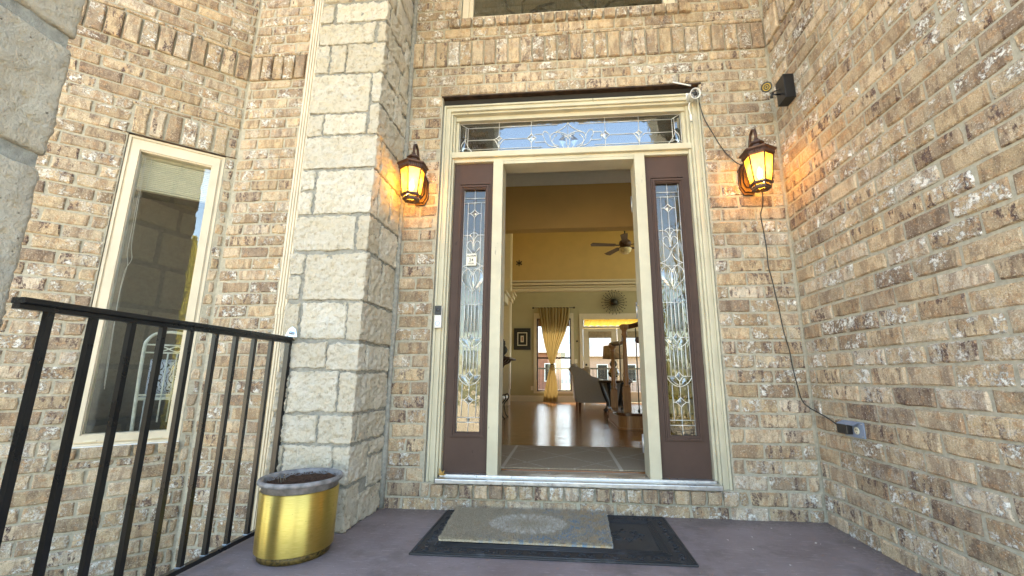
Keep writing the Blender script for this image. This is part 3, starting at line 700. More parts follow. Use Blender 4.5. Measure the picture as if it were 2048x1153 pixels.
# ---------------------------------------------------------------- text helper
def text_mesh(s, size, mat, parent, loc, rot, name='lettering', bold=0.0):
    cu = bpy.data.curves.new('t', 'FONT'); cu.body = s; cu.size = size; cu.align_x = 'CENTER'; cu.align_y = 'CENTER'; cu.extrude = .0004; cu.offset = bold
    to = bpy.data.objects.new('t', cu); col.objects.link(to); dg = bpy.context.evaluated_depsgraph_get(); me = bpy.data.meshes.new_from_object(to.evaluated_get(dg)); bpy.data.objects.remove(to)
    me.materials.clear(); me.materials.append(mat); o = bpy.data.objects.new(name, me); col.objects.link(o); o.parent = parent; o.location = Vector(loc)-Vector(parent['_org']) if parent else loc; o.rotation_euler = rot; return o
sg = thing('alarm_sign', (-.553, .105, 1.464), 'small white alarm sign on the left sidelight glass', 'sign')
MB().box(-.587, -.519, .1020, .1055, 1.463, 1.545, .001).build('sign_plate', plain('sign_white', (.80,.78,.68), .5, 0, .04), sg)
ink = plain('sign_ink', (.03,.03,.035), .6)
text_mesh('ALARM', .0185, ink, sg, (-.553, .1012, 1.529), (R(90), 0, 0), bold=.0004)
text_mesh('24', .030, ink, sg, (-.553, .1012, 1.500), (R(90), 0, 0), bold=.0004)
text_mesh('HOURS', .012, ink, sg, (-.553, .1012, 1.478), (R(90), 0, 0), bold=.0004)
MB().box(-.573, -.533, .1014, .1020, 1.4695, 1.4705).box(-.563, -.543, .1014, .1020, 1.5165, 1.5175).build('printed_line', ink, sg)
# ---------------------------------------------------------------- lanterns
t = NT('amber_glass'); t.t.nodes.remove(t.b); tc = t.n('TexCoord').outputs['Object']
nz = t.noise(tc, 22, 4); cc = t.mix(t.ramp(nz, .35, .65), (1, .42, .03), (1, .64, .09))
tl = t.n('BsdfTranslucent'); t.put(tl.inputs[0], cc); trn = t.n('BsdfTransparent'); t.put(trn.inputs[0], cc); gl = t.n('BsdfGlossy', {'Roughness': .08})
m1 = t.n('MixShader', {0: .5}); t.put(m1.inputs[1], tl.outputs[0]); t.put(m1.inputs[2], trn.outputs[0]); m2 = t.n('MixShader', {0: .07}); t.put(m2.inputs[1], m1.outputs[0]); t.put(m2.inputs[2], gl.outputs[0]); t.t.links.new(m2.outputs[0], t.out.inputs[0]); M['amber'] = t.m
M['bulb'] = emit_mat('bulb_glow', (1, .82, .45), 10)
def lantern(xc, label):
    yc = -.165; root = thing('wall_lantern', (xc, 0, 1.80), label, 'lantern', 'lanterns either side of the door')
    ph = .5
    # backplate: elongated octagon
    w_, h_ = .052, .105; zc = 1.955
    oct_ = [(xc-w_, zc-h_*.55), (xc-w_*.55, zc-h_), (xc+w_*.55, zc-h_), (xc+w_, zc-h_*.55), (xc+w_, zc+h_*.55), (xc+w_*.55, zc+h_), (xc-w_*.55, zc+h_), (xc-w_, zc+h_*.55)]
    sc = lambda k: [((x-xc)*k+xc, (z-zc)*k+zc) for x, z in oct_]
    MB().prism(oct_, -.012, .004).prism(sc(.86), -.022, -.012).prism(sc(.6), -.034, -.022).build('backplate', M['bronze'], root)
    # scroll arm rises from the plate, hooks over and carries the lantern
    arm = [(xc, -.03, 2.00), (xc, -.055, 2.03), (xc, -.075, 2.09), (xc, -.085, 2.15), (xc, -.105, 2.195), (xc, -.135, 2.212), (xc, -.16, 2.195), (xc, -.168, 2.16), (xc, -.165, 2.125)]
    am = MB().tube(arm, [.0085]*9, 10); am.tube([(xc, -.03, 2.0), (xc, -.05, 1.985), (xc, -.062, 1.965), (xc, -.05, 1.95), (xc, -.04, 1.96)], .006, 8)
    am.tube([(xc, -.085, 2.13), (xc, -.10, 2.118), (xc, -.112, 2.125), (xc, -.108, 2.14), (xc, -.098, 2.138)], .005, 8); am.build('arm', M['bronze'], root)
    # crown neck and roof (hexagonal)
    MB().lathe([(.012, 2.138), (.014, 2.12), (.034, 2.112), (.042, 2.106), (.042, 2.098), (.030, 2.09), (.030, 2.075)][::-1], xc, yc, 6, False, ph).build('neck', M['bronze'], root)
    MB().lathe([(.080, 2.008), (.086, 2.020), (.086, 2.030), (.098, 2.040), (.100, 2.046), (.096, 2.050), (.062, 2.066), (.040, 2.074), (.030, 2.076)], xc, yc, 6, False, ph).build('roof', M['bronze'], root)
    dn = MB()
    for k in range(6):
        a0, a1 = 2*math.pi*(k+ph)/6, 2*math.pi*(k+1+ph)/6
        for j in range(7):
            f = (j+.5)/7; x = xc+.0865*((1-f)*math.cos(a0)+f*math.cos(a1)); y = yc+.0865*((1-f)*math.sin(a0)+f*math.sin(a1)); dn.box(x-.0028, x+.0028, y-.0028, y+.0028, 2.016, 2.034)
    dn.build('dentil_trim', M['bronze'], root)
    rt, rb, zt, zb = .078, .056, 2.010, 1.845
    for k in range(6):
        a = 2*math.pi*(k+ph)/6; MB().tube([(xc+rb*math.cos(a), yc+rb*math.sin(a), zb), (xc+rt*math.cos(a), yc+rt*math.sin(a), zt)], .0042, 6).build('corner_bar', M['bronze'], root)
    for k in range(6):
        a0, a1 = 2*math.pi*(k+ph)/6, 2*math.pi*(k+1+ph)/6; q = .96
        p = [(xc+rb*q*math.cos(a0), yc+rb*q*math.sin(a0), zb), (xc+rb*q*math.cos(a1), yc+rb*q*math.sin(a1), zb), (xc+rt*q*math.cos(a1), yc+rt*q*math.sin(a1), zt), (xc+rt*q*math.cos(a0), yc+rt*q*math.sin(a0), zt)]
        MB().add(p, [(0,1,2,3)]).build('glass_panel', M['amber'], root)
    # bottom rim, lower amber glass
    mb = MB()
    for r0, r1, za, zb_ in ((.050, .064, 1.838, 1.850), (.030, .052, 1.812, 1.828)):
        n = 6
        vs = []
        for r_, z_ in ((r0, za), (r1, za), (r1, zb_), (r0, zb_)):
            vs += [(xc+r_*math.cos(2*math.pi*(k+ph)/n), yc+r_*math.sin(2*math.pi*(k+ph)/n), z_) for k in range(n)]
        mb.add(vs, [(i*n+k, i*n+(k+1)%n, ((i+1)%4)*n+(k+1)%n, ((i+1)%4)*n+k) for i in range(4) for k in range(n)])
    for k in range(6):
        a = 2*math.pi*(k+ph)/6; mb.tube([(xc+.046*math.cos(a), yc+.046*math.sin(a), 1.82), (xc+.058*math.cos(a), yc+.058*math.sin(a), 1.845)], .003, 5)
    mb.build('base_rim', M['bronze'], root)
    MB().add([(xc+.048*math.cos(2*math.pi*(k+ph)/6), yc+.048*math.sin(2*math.pi*(k+ph)/6), 1.832) for k in range(6)], [tuple(range(6))]).build('base_glass', M['amber'], root)
    MB().lathe([(.012, 1.835), (.012, 1.87), (.010, 1.872)], xc, yc, 12).build('socket', M['ivory'], root)
    MB().lathe([(.003, 1.872), (.012, 1.885), (.017, 1.905), (.013, 1.93), (.004, 1.955)], xc, yc, 14).build('bulb', M['bulb'], root)
    ld = bpy.data.lights.new('lantern_light', 'POINT'); ld.energy = 1.5; ld.color = (1, .80, .45); ld.shadow_soft_size = .02
    lo = bpy.data.objects.new('lantern_light', ld); col.objects.link(lo); lo.parent = root; lo.location = (0, yc, .13)
    return root
lantern(-.885, 'lit bronze lantern with amber glass left of the door, beside the stone pier')
lantern(1.200, 'lit bronze lantern with amber glass right of the door, with a wire running to it')

# ---------------------------------------------------------------- small things on the walls
db = thing('video_doorbell', (-.728, .02, 1.038), 'black and white video doorbell on the left door casing', 'doorbell')
MB().box(-.750, -.706, -.006, .022, 1.038, 1.178, .006).build('body', M['white'], db)
MB().box(-.749, -.707, -.010, -.0045, 1.118, 1.177, .002).build('camera_face', M['black'], db)
MB().lathe([(.010, 0), (.010, .004), (.007, .005)], 0, 0, 20).xf(Matrix.Translation((-.728, -.010, 1.150)) @ Matrix.Rotation(R(90), 4, 'X')).build('lens', plain('lens_glass', (.03,.03,.04), .08, .2), db)
mb = MB(); n = 24
mb.tube([(-.728+.013*math.cos(2*math.pi*i/n), -.0075, 1.066+.013*math.sin(2*math.pi*i/n)) for i in range(n+1)], .0013, 5)
mb.build('button_ring', plain('ring_blue', (.25,.4,.75), .4), db)
# bullet camera on the casing corner
sc_ = thing('security_camera', (.905, .02, 2.53), 'white bullet security camera at the top right corner of the door frame', 'camera')
axis = Vector((.02, -1, -.34)).normalized(); cpos = Vector((.912, -.035, 2.545))
T = Matrix.Translation(cpos) @ axis.to_track_quat('Z', 'Y').to_matrix().to_4x4()
MB().lathe([(.026, -.085), (.030, -.07), (.030, .018), (.033, .02), (.034, .034), (.030, .036), (.0295, .026)], 0, 0, 28).xf(T).build('housing', M['white'], sc_)
MB().lathe([(.029, .024), (.027, .026), (.014, .026), (.012, .031), (.006, .032)], 0, 0, 24).xf(T).build('lens', plain('camera_lens', (.02,.02,.022), .1, .2), sc_)
MB().tube([(.905, .03, 2.585), (.90, .005, 2.575), (.905, -.0, 2.55)], .009, 8).box(.88, .93, .016, .024, 2.56, 2.60, .002).build('bracket', M['white'], sc_)
MB().tube([(.90, .02, 2.53), (.885, -.02, 2.50), (.878, -.02, 2.46), (.884, -.02, 2.43), (.886, -.022, 2.405)], .0035, 8).build('pigtail', M['white'], sc_)
MB().tube([(.886, -.022, 2.41), (.888, -.022, 2.365)], .008, 10).build('connector', M['white'], sc_)
MB().add([(.79, -.012, 2.668), (.90, -.03, 2.625), (.90, -.034, 2.612), (.79, -.016, 2.662)], [(0,1,2,3)]).tube([(.79, -.014, 2.665), (.90, -.032, 2.618)], .005, 6).build('top_strip', M['white'], sc_)
# wire
wp = [(.948,-.02,2.50),(.972,-.006,2.40),(1.017,-.006,2.288),(1.06,-.007,2.19),(1.10,-.010,2.12),(1.15,-.022,2.055),(1.175,-.05,2.03)]
def smooth_path(P, n=5):
    P = [Vector(p) for p in P]; out = []
    for i in range(len(P)-1):
        a, b, c, d = P[max(i-1, 0)], P[i], P[i+1], P[min(i+2, len(P)-1)]
        for k in range(n):
            t = k/n; out.append(.5*((2*b)+(-a+c)*t+(2*a-5*b+4*c-d)*t*t+(-a+3*b-3*c+d)*t*t*t))
    return out+[P[-1]]
o = MB().tube(smooth_path(wp), .0028, 6).build('camera_wire', M['black']); tag(center(o), 'thin black wire dropping from the white camera to the right lantern', 'wire')
wp = [(1.21,-.15,1.81),(1.215,-.13,1.74),(1.235,-.05,1.70),(1.262,-.006,1.62),(1.268,-.006,1.5),(1.266,-.006,1.40),(1.279,-.006,1.311),(1.288,-.006,1.22),(1.299,-.006,1.132),(1.31,-.006,1.0),(1.328,-.006,.902),(1.335,-.007,.80),(1.350,-.008,.68),(1.362,-.012,.62),(1.385,-.03,.585),(1.404,-.10,.555),(1.402,-.19,.528),(1.392,-.252,.507)]
o = MB().tube(smooth_path(wp), .0030, 6).build('outlet_wire', M['black']); tag(center(o), 'black cord hanging from the right lantern to the wall outlet', 'wire')
# outlet on the right wall
ou = thing('wall_outlet', (XR, -.33, .465), 'grey weatherproof outlet with lifted lid and a black plug in it', 'outlet')
X = XR
MB().box(X-.009, X-.002, -.396, -.262, .472, .544, .0015).build('cover_plate', M['outletgrey'], ou)
MB().add([(X-.012, -.262, .541), (X-.012, -.372, .541), (X-.040, -.378, .528), (X-.040, -.258, .528), (X-.010, -.262, .5445), (X-.010, -.372, .5445), (X-.040, -.378, .532), (X-.040, -.258, .532)], [(0,1,2,3),(7,6,5,4),(0,3,7,4),(1,5,6,2),(3,2,6,7),(0,4,5,1)]).build('lid', M['outletgrey'], ou)
T = Matrix.Translation((X-.0095, -.352, .504)) @ Matrix.Rotation(R(-90), 4, 'Y')
MB().lathe([(.0165, 0), (.0165, .003), (.015, .0035)], 0, 0, 20).xf(T).build('socket', M['ivory'], ou)
MB().box(X-.0138, X-.0128, -.359, -.3565, .504, .514).box(X-.0138, X-.0128, -.349, -.3465, .505, .513).tube([(X-.0138, -.3528, .495), (X-.0125, -.3528, .495)], .0025, 8).build('slot', M['dark'], ou)
for z in (.480, .536): MB().tube([(X-.0105, -.386, z), (X-.0088, -.386, z)], .003, 8).build('screw', M['alu'], ou)
pl = MB().box(X-.040, X-.0098, -.325, -.252, .483, .5265, .005).build('plug_adapter', M['black']); tag(center(pl), 'black plug adapter pushed into the outlet on the right wall', 'plug')
# box light on right wall
bx = thing('wall_spotlight', (XR, -.18, 2.34), 'black box on the right wall carrying a small round yellow-ringed light', 'light')
MB().box(XR-.062, XR-.004, -.245, -.155, 2.345, 2.500, .003).build('housing', M['black'], bx)
MB().tube(smooth_path([(XR-.062, -.19, 2.438), (XR-.085, -.185, 2.432), (XR-.115, -.185, 2.418)]), .003, 6).build('cable', M['black'], bx)
MB().tube([(XR-.062, -.19, 2.405), (XR-.11, -.19, 2.405)], .0045, 8).tube([(XR-.100, -.19, 2.420), (XR-.112, -.19, 2.385)], .008, 8).build('arm', M['black'], bx)
hd = Vector((XR-.140, -.205, 2.447)); ax = (CAMP-hd+Vector((-.2, 0, .25))).normalized(); T = Matrix.Translation(hd) @ ax.to_track_quat('Z', 'Y').to_matrix().to_4x4()
MB().lathe([(.020, -.03), (.027, -.01), (.030, .0), (.031, .010), (.027, .011), (.026, .004)], 0, 0, 10, False).xf(T).build('head', M['black'], bx)
mb = MB(); mb.tube([(.019*math.cos(2*math.pi*i/20), .019*math.sin(2*math.pi*i/20), .008) for i in range(21)], .0022, 6); mb.tube([(.008*math.cos(2*math.pi*i/14), .008*math.sin(2*math.pi*i/14), .009) for i in range(15)], .0016, 6)
mb.xf(T).build('ring', M['yellow'], bx)

# ---------------------------------------------------------------- railing
rl = thing('porch_railing', (-1.40, -.95, 0), 'black metal railing with square balusters along the left porch edge', 'railing')
MB().box(-1.420, -1.380, -1.525, -.315, .926, .944, .004).build('handrail', M['blackrail'], rl)
MB().box(-1.412, -1.388, -1.525, -.405, .912, .9255).build('top_channel', M['blackrail'], rl)
MB().box(-1.412, -1.388, -1.525, -.392, .016, .034, .002).build('bottom_rail', M['blackrail'], rl)
ys = [-1.451, -1.338, -1.222, -1.112, -.999, -.880, -.771, -.660, -.545]
for y in ys: MB().box(-1.4085, -1.3915, y-.0085, y+.0085, .034, .912).build('baluster', M['blackrail'], rl)
MB().box(-1.4125, -1.3875, -.425, -.400, .0, .912).build('post', M['blackrail'], rl)
MB().prism([(-1.425, .944), (-1.355, .944), (-1.367, .985), (-1.387, 1.000), (-1.408, .985)], YP-.006, YP-.002).tube([(-1.388, YP-.02, .965), (-1.388, YP-.002, .965)], .008, 8).build('wall_bracket', M['zinc'], rl)
for y in ys[5:]: MB().box(-1.411, -1.389, y-.011, y+.011, .034, .037).build('weld_bead', M['zinc'], rl)

# ---------------------------------------------------------------- brass pot
t = NT('brushed_brass'); tc = t.n('TexCoord').outputs['Object']
sx = t.n('SeparateXYZ'); t.put(sx.inputs[0], tc); ang = t.n('Math', operation='ARCTAN2'); t.put(ang.inputs[0], sx.outputs[1]); t.put(ang.inputs[1], sx.outputs[0])
cv = t.n('CombineXYZ'); t.put(cv.inputs[0], t.math('MULTIPLY', ang.outputs[0], 1.2)); t.put(cv.inputs[1], t.math('MULTIPLY', sx.outputs[2], 240))
br = t.noise(cv.outputs[0], 3, 4); n1 = t.noise(tc, 14, 5, .7); n2 = t.noise(tc, 120, 4, .7)
c = t.mix(t.ramp(br, .3, .7), (.54,.40,.09), (.70,.54,.17)); sp = t.math('MULTIPLY', t.ramp(n2, .66, .70), t.ramp(n1, .48, .60)); c = t.mix(sp, c, (.06,.04,.02)); c = t.mix(t.math('MULTIPLY', t.ramp(n1, .6, .75), .35), c, (.30,.20,.06))
t.base(c, t.math('ADD', .33, t.math('MULTIPLY', br, .14)), .95, t.bump(br, .08, .001)); t.b.inputs['Anisotropic'].default_value = .93; tg = t.n('Tangent', direction_type='RADIAL', axis='Z'); t.put(t.b.inputs['Tangent'], tg); t.b.inputs['Anisotropic Rotation'].default_value = .25; M['brass'] = t.m
M['potgrey'] = plain('grey_pot_rim', (.21,.20,.205), .45, 0, .45, 30, .3)
M['soil'] = plain('potting_soil', (.10,.058,.038), .95, 0, .5, 60, 1.0, .2, .01)
pc = Vector((-1.112, -.630, 0)); pot = thing('brass_planter', pc, 'round brushed brass planter with grey rim and bare soil on the porch', 'planter')
MB().lathe([(.132, 0), (.138, .004), (.138, .026), (.134, .030)], pc.x, pc.y, 64).build('foot', plain('speckled_foot', (.10,.065,.015), .5, .3, .95, 90, .3), pot)
MB().lathe([(.134, .030), (.150, .031), (.1515, .034), (.1555, .262), (.152, .264)], pc.x, pc.y, 96).build('body', M['brass'], pot)
prof = [(.145, .264), (.1505, .265), (.151, .288), (.163, .290), (.168, .295), (.1685, .303), (.165, .309), (.158, .311), (.152, .308), (.149, .299), (.144, .266)]
vs = []; n = 64; m = len(prof)
for r_, z_ in prof: vs += [(pc.x+r_*math.cos(2*math.pi*k/n), pc.y+r_*math.sin(2*math.pi*k/n), z_) for k in range(n)]
MB().add(vs, [(i*n+k, i*n+(k+1)%n, ((i+1)%m)*n+(k+1)%n, ((i+1)%m)*n+k) for i in range(m) for k in range(n)], True).build('rim', M['potgrey'], pot)
mb = MB(); G = 26
vs = []
for i in range(G+1):
    for k in range(36):
        r_ = .1445*i/G; a = 2*math.pi*k/36; x, y = r_*math.cos(a), r_*math.sin(a); vs.append((pc.x+x, pc.y+y, .286+.010*noise.noise(Vector((x*30, y*30, 1)))+.006*noise.noise(Vector((x*90, y*90, 5)))+.02*(x*.6+y*.5)))
mb.add(vs, [(i*36+k, (i+1)*36+k, (i+1)*36+(k+1)%36, i*36+(k+1)%36) for i in range(G) for k in range(36)], True).build('soil', M['soil'], pot)
mb = MB(); rr = random.Random(4)
for i in range(420):
    a, r_ = rr.uniform(0, 6.28), .140*math.sqrt(rr.random()); s_ = rr.uniform(.002, .006); x, y = pc.x+r_*math.cos(a), pc.y+r_*math.sin(a); z_ = .291+.02*((x-pc.x)*.6+(y-pc.y)*.5)+rr.uniform(-.002, .006)
    mb.add([(x-s_, y, z_), (x, y-s_*.7, z_+s_*.3), (x+s_, y, z_), (x, y+s_*.7, z_), (x, y, z_+s_)], [(0,1,4),(1,2,4),(2,3,4),(3,0,4)])
o = mb.build('soil_crumbs', M['soil'], pot); o['kind'] = 'stuff'
mb = MB()
for i in range(5):
    a = rr.uniform(0, 6.28); x, y = pc.x-.06+rr.uniform(-.02, .02), pc.y-.03+rr.uniform(-.02, .02); mb.tube([(x, y, .288), (x+.008*math.cos(a), y+.008*math.sin(a), .312+rr.uniform(0, .014))], [.0015, .0006], 4)
mb.build('dead_stem', plain('dry_stem', (.25,.2,.13), .9), pot)

# ---------------------------------------------------------------- mats
t = NT('black_rubber'); tc = t.n('TexCoord').outputs['Object']; n1 = t.noise(tc, 9, 6, .7)
c = t.mix(t.ramp(n1, .55, .75), (.022,.023,.027), (.075,.08,.09)); t.base(c, .55, 0, t.bump(t.noise(tc, 120, 4), .4, .002)); M['rubber'] = t.m
mx0, mx1, my0, my1 = -.617, .576, -.606, -.022
rm = thing('rubber_doormat', ((mx0+mx1)/2, (my0+my1)/2, 0), 'large black rubber mat with embossed border lying before the door', 'doormat')
MB().box(mx0, mx1, my0, my1, .001, .008, .002).build('mat_base', M['rubber'], rm)
mb = MB()
for d in (.012, .084, .100, .116):
    a, b, c_, e_ = mx0+d, mx1-d, my0+d, my1-d; z_ = .0085
    mb.tube([(a, c_, z_), (b, c_, z_), (b, e_, z_), (a, e_, z_), (a, c_, z_)], .0042, 6)
mb.build('border_ridge', M['rubber'], rm)
mb = MB()
def scroll(x, y, s_, a):
    pts = [(x+s_*(1-t_)*math.cos(a+t_*7)*.9, y+s_*(1-t_)*math.sin(a+t_*7)*.9, .0088) for t_ in [i/12 for i in range(13)]]; MB().tube(pts, [.0036*(1-.4*i/12) for i in range(13)], 5).build('embossed_scroll', M['rubber'], rm)
for i in range(22):
    x = mx0+.06+i*(mx1-mx0-.12)/21
    for y in (my0+.048, my1-.048): scroll(x, y, .022, 0 if i % 2 else 3.14)
for i in range(9):
    y = my0+.09+i*(my1-my0-.18)/8
    for x in (mx0+.048, mx1-.048): scroll(x, y, .022, 1.57 if i % 2 else 4.7)
for i in range(8):
    a = i*math.pi/4; scroll(.33+.06*math.cos(a), -.31+.05*math.sin(a), .03, a)
# coir mat on top: pattern in its own coordinates
cw = [(-.527,-.476), (.252,-.486), (.270,-.020), (-.560,-.022)]
cx_, cy_ = -.14, -.25
t = NT('coir_mat'); tc = t.n('TexCoord').outputs['Object']; sx = t.n('SeparateXYZ'); t.put(sx.inputs[0], tc); x, y = sx.outputs[0], sx.outputs[1]
n1 = t.noise(tc, 14, 5, .7); n2 = t.noise(tc, 260, 3, .7)
c = t.mix(t.ramp(n2, .35, .65), (.28,.225,.155), (.58,.49,.36))
ex = t.math('DIVIDE', x, .20); ey = t.math('DIVIDE', y, .145); rr_ = t.math('SQRT', t.math('ADD', t.math('MULTIPLY', ex, ex), t.math('MULTIPLY', ey, ey)))
def stripes(u, per, lo, hi): return t.ramp(t.math('SINE', t.math('MULTIPLY', u, 6.2832/per)), lo, hi)
dg1 = t.math('ADD', x, t.math('MULTIPLY', y, 1.3)); dg2 = t.math('SUBTRACT', x, t.math('MULTIPLY', y, 1.3))
side = t.ramp(t.math('SINE', t.math('MULTIPLY', dg1, 6.2832/.30)), -.05, .05)
st = t.mix(side, stripes(dg1, .046, -.1, .3), stripes(dg2, .046, -.1, .3))
blue = t.mix(t.ramp(n1, .35, .6), (.60,.34,.09), (.09,.26,.44))
outm = t.math('MULTIPLY', t.ramp(t.math('ADD', x, t.math('MULTIPLY', y, -.4)), -.25, .22), t.math('MULTIPLY', t.ramp(rr_, 1.0, 1.12), t.ramp(n1, .25, .42)))
c = t.mix(t.math('MULTIPLY', t.math('MULTIPLY', st, outm), .8), c, blue)
an = t.n('Math', operation='ARCTAN2'); t.put(an.inputs[0], ey); t.put(an.inputs[1], ex)
ray_ = t.ramp(t.math('SINE', t.math('MULTIPLY', an.outputs[0], 22)), -.2, .5)
inn = t.math('MULTIPLY', t.math('SUBTRACT', 1, t.ramp(rr_, .92, 1.0)), t.ramp(rr_, .10, .75)); inn = t.math('MULTIPLY', inn, t.math('ADD', .35, t.math('MULTIPLY', ray_, .5))); inn = t.math('MULTIPLY', inn, t.ramp(t.noise(tc, 60, 4), .35, .6))
c = t.mix(inn, c, (.80,.77,.73))
t.base(c, .95, 0, t.bump(n2, 1, .004)); M['coir'] = t.m
cm = thing('coir_doormat', (cx_, cy_, .009), 'woven coir mat with blue diagonal stripes and pale oval lying on the black mat', 'doormat')
mb = MB(); n = 4
mb.add([(a, b, .013) for a, b in cw]+[(a, b, .022) for a, b in cw], [(3,2,1,0), (4,5,6,7)]+[(i, (i+1)%4, 4+(i+1)%4, 4+i) for i in range(4)]); mb.build('mat_base', M['coir'], cm)
mb = MB(); rr = random.Random(9)
for i in range(30000):
    f, g = rr.random(), rr.random()
    if i % 9 == 0: g = rr.uniform(0, .012)
    a = [cw[0][k]*(1-f)+cw[1][k]*f for k in (0, 1)]; b = [cw[3][k]*(1-f)+cw[2][k]*f for k in (0, 1)]; x, y = a[0]*(1-g)+b[0]*g, a[1]*(1-g)+b[1]*g
    an_ = rr.uniform(0, 3.14); w_ = .0014; dx, dy = w_*math.cos(an_), w_*math.sin(an_); lx, ly = rr.uniform(-.004, .004), rr.uniform(-.004, .004)
    mb.add([(x-dx, y-dy, .021), (x+dx, y+dy, .021), (x+lx, y+ly, .031+rr.uniform(0, .003))], [(0,1,2)])
o = mb.build('pile', M['coir'], cm); o['kind'] = 'stuff'

# debris on the porch
M['flake'] = plain('paint_flake', (.75,.73,.68), .6); M['leaf'] = plain('dry_leaf', (.50,.30,.08), .7)
rr = random.Random(12)
places = [(.93,-.25),(1.19,-.30),(1.205,-.31),(1.33,-.34),(.87,-.40),(.80,-.30),(1.13,-.20),(1.08,-.12),(.95,-.55)]
for i, (x, y) in enumerate(places):
    s_ = rr.uniform(.004, .010); a = rr.uniform(0, 3)
    o = MB().add([(x+s_*math.cos(a), y+s_*math.sin(a), .002), (x-s_*.4*math.sin(a), y+s_*.4*math.cos(a), .004), (x-s_*math.cos(a), y-s_*math.sin(a), .0025), (x+s_*.5*math.sin(a), y-s_*.5*math.cos(a), .002), (x, y, .0005)], [(0,1,2,3), (0,3,4), (3,2,4), (2,1,4), (1,0,4)]).build('paint_flake', M['flake'])
    tag(center(o), 'tiny white flake lying on the mauve porch floor right of the mats', 'debris', 'white flakes on the porch floor')
lf = MB()
for a, l in ((60, .035), (110, .045), (20, .03), (150, .025), (85, .02)):
    ca, sa = math.cos(R(a)), math.sin(R(a)); lf.add([(-.676, .05, .172), (-.676+l*.5*ca-.006*sa, .045, .172+l*.5*sa+.006*ca), (-.676+l*ca, .05, .172+l*sa), (-.676+l*.5*ca+.006*sa, .052, .172+l*.5*sa-.006*ca)], [(0,1,2,3)])
tag(center(lf.build('dry_leaf', M['leaf'])), 'curled yellow leaf caught in the lower left corner of the door frame', 'leaf')

# ---------------------------------------------------------------- left casement window (in the angled wall)
TW = Matrix.Translation((X2, Y2, 0)) @ Matrix.Rotation(TH, 4, 'Z')
wo = TW @ Vector((-.316, .03, WZ0))
cwn = Ww.root; OG = {'_org': tuple(Ww.root.location)}
def tw(mb, name, mat, parent): return mb.xf(TW).build(name, mat, parent)
mb = MB(); a0, a1, z0, z1 = -.566, -.064, WZ0+.002, 2.262
def ringbox(mb, x0, x1, z0, z1, wl, wr, wb, wt, y0, y1):
    mb.box(x0, x0+wl, y0, y1, z0, z1); mb.box(x1-wr, x1, y0, y1, z0, z1); mb.box(x0+wl, x1-wr, y0, y1, z0, z0+wb); mb.box(x0+wl, x1-wr, y0, y1, z1-wt, z1); return mb
ringbox(mb, a0, a1, z0, z1, .014, .014, .012, .014, .012, .1)
ringbox(mb, a0+.0145, a1-.0145, z0+.0125, z1-.0145, .010, .010, .008, .012, .020, .1)
wf = tw(mb, 'window_frame', M['vinyl'], cwn)
mb = ringbox(MB(), a0+.025, a1-.025, z0+.021, z1-.027, .038, .038, .038, .060, .008, .075)
ringbox(mb, a0+.0635, a1-.0635, z0+.0595, z1-.0875, .005, .005, .005, .008, .016, .075)
sash = tw(mb, 'sash', M['vinyl'], wf)
tw(MB().box(a0+.068, a1-.068, .040, .044, z0+.064, z1-.095), 'window_pane', M['glass'], wf)
for u in (-.485, -.205): tw(MB().box(u, u+.055, .0045, .0078, .368, .378, .001).box(u+.006, u+.049, .0035, .0046, .371, .375), 'weep_slot', M['ivory'], wf)
tw(MB().box(a0-.002, a1+.002, -.004, .02, WZ1-.0035, WZ1+.0015).box(-.70, -.0, -.003, .005, WZ1-.001, WZ1+.0012), 'lintel_edge', M['steel'], cwn)
tw(MB().box(a0, a1, -.002, .02, WZ0-.004, WZ0+.0015), 'sealant', M['white'], cwn)
# sunporch room behind this window
M['roomwall'] = plain('room_wall_paint', (.10,.095,.08), .8)
room = MB().box(-1.5, -.02, .12, .14, .15, WZ0).box(-1.5, a0-.002, .12, .14, WZ0, 2.7).box(a1+.002, -.02, .12, .14, WZ0, 2.7).box(a0-.002, a1+.002, .12, .14, z1, 2.7)
room.box(-1.52, -1.5, .12, .4, .15, 2.7).box(-1.52, -1.5, 2.3, 2.6, .15, 2.7).box(-1.52, -1.5, .4, 2.3, .15, .6).box(-.02, -.001, .12, 2.6, .15, 2.7).box(-1.5, -.02, 2.6, 2.62, .15, 2.7).box(-1.5, -.02, .12, 2.6, 2.7, 2.72)  # unseen end wall has an added opening to light the chair
o = room.xf(TW).build('room_walls', M['roomwall']); o['kind'] = 'structure'
o = MB().box(-1.5, -.02, .12, 2.6, .13, .15).xf(TW).build('room_floor', plain('room_floor_tile', (.2,.16,.12), .5)); o['kind'] = 'structure'
# raised blind
M['blind'] = plain('blind_slat', (.88,.84,.70), .5, 0, .03)
bp = TW @ Vector((-.316, .09, 1.93)); bl = thing('window_blind', bp, 'raised cream slatted blind bunched at the top of the narrow left window', 'blind')
tw(MB().box(-.498, -.132, .075, .115, 2.150, 2.185), 'head_rail', M['ivory'], bl)
for i in range(15):
    z = 2.14-i*.0135; mb = MB().add([(-.496, .082, z-.0062), (-.136, .082, z-.0062), (-.136, .076, z+.001), (-.496, .076, z+.001), (-.496, .082, z+.006), (-.136, .082, z+.006), (-.136, .088, z+.006), (-.496, .088, z+.006)], [(0,1,2,3),(3,2,5,4),(4,5,6,7)])
    tw(mb, 'slat', M['blind'], bl)
tw(MB().box(-.497, -.134, .08, .11, 1.930, 1.942), 'bottom_rail', M['ivory'], bl)
mb = MB()
for u in (-.45, -.19): mb.tube([(u, .072, 2.16), (u+.004, .072, 2.05), (u, .072, 1.93)], .0014, 5)
tw(mb, 'ladder_cord', M['white'], bl)
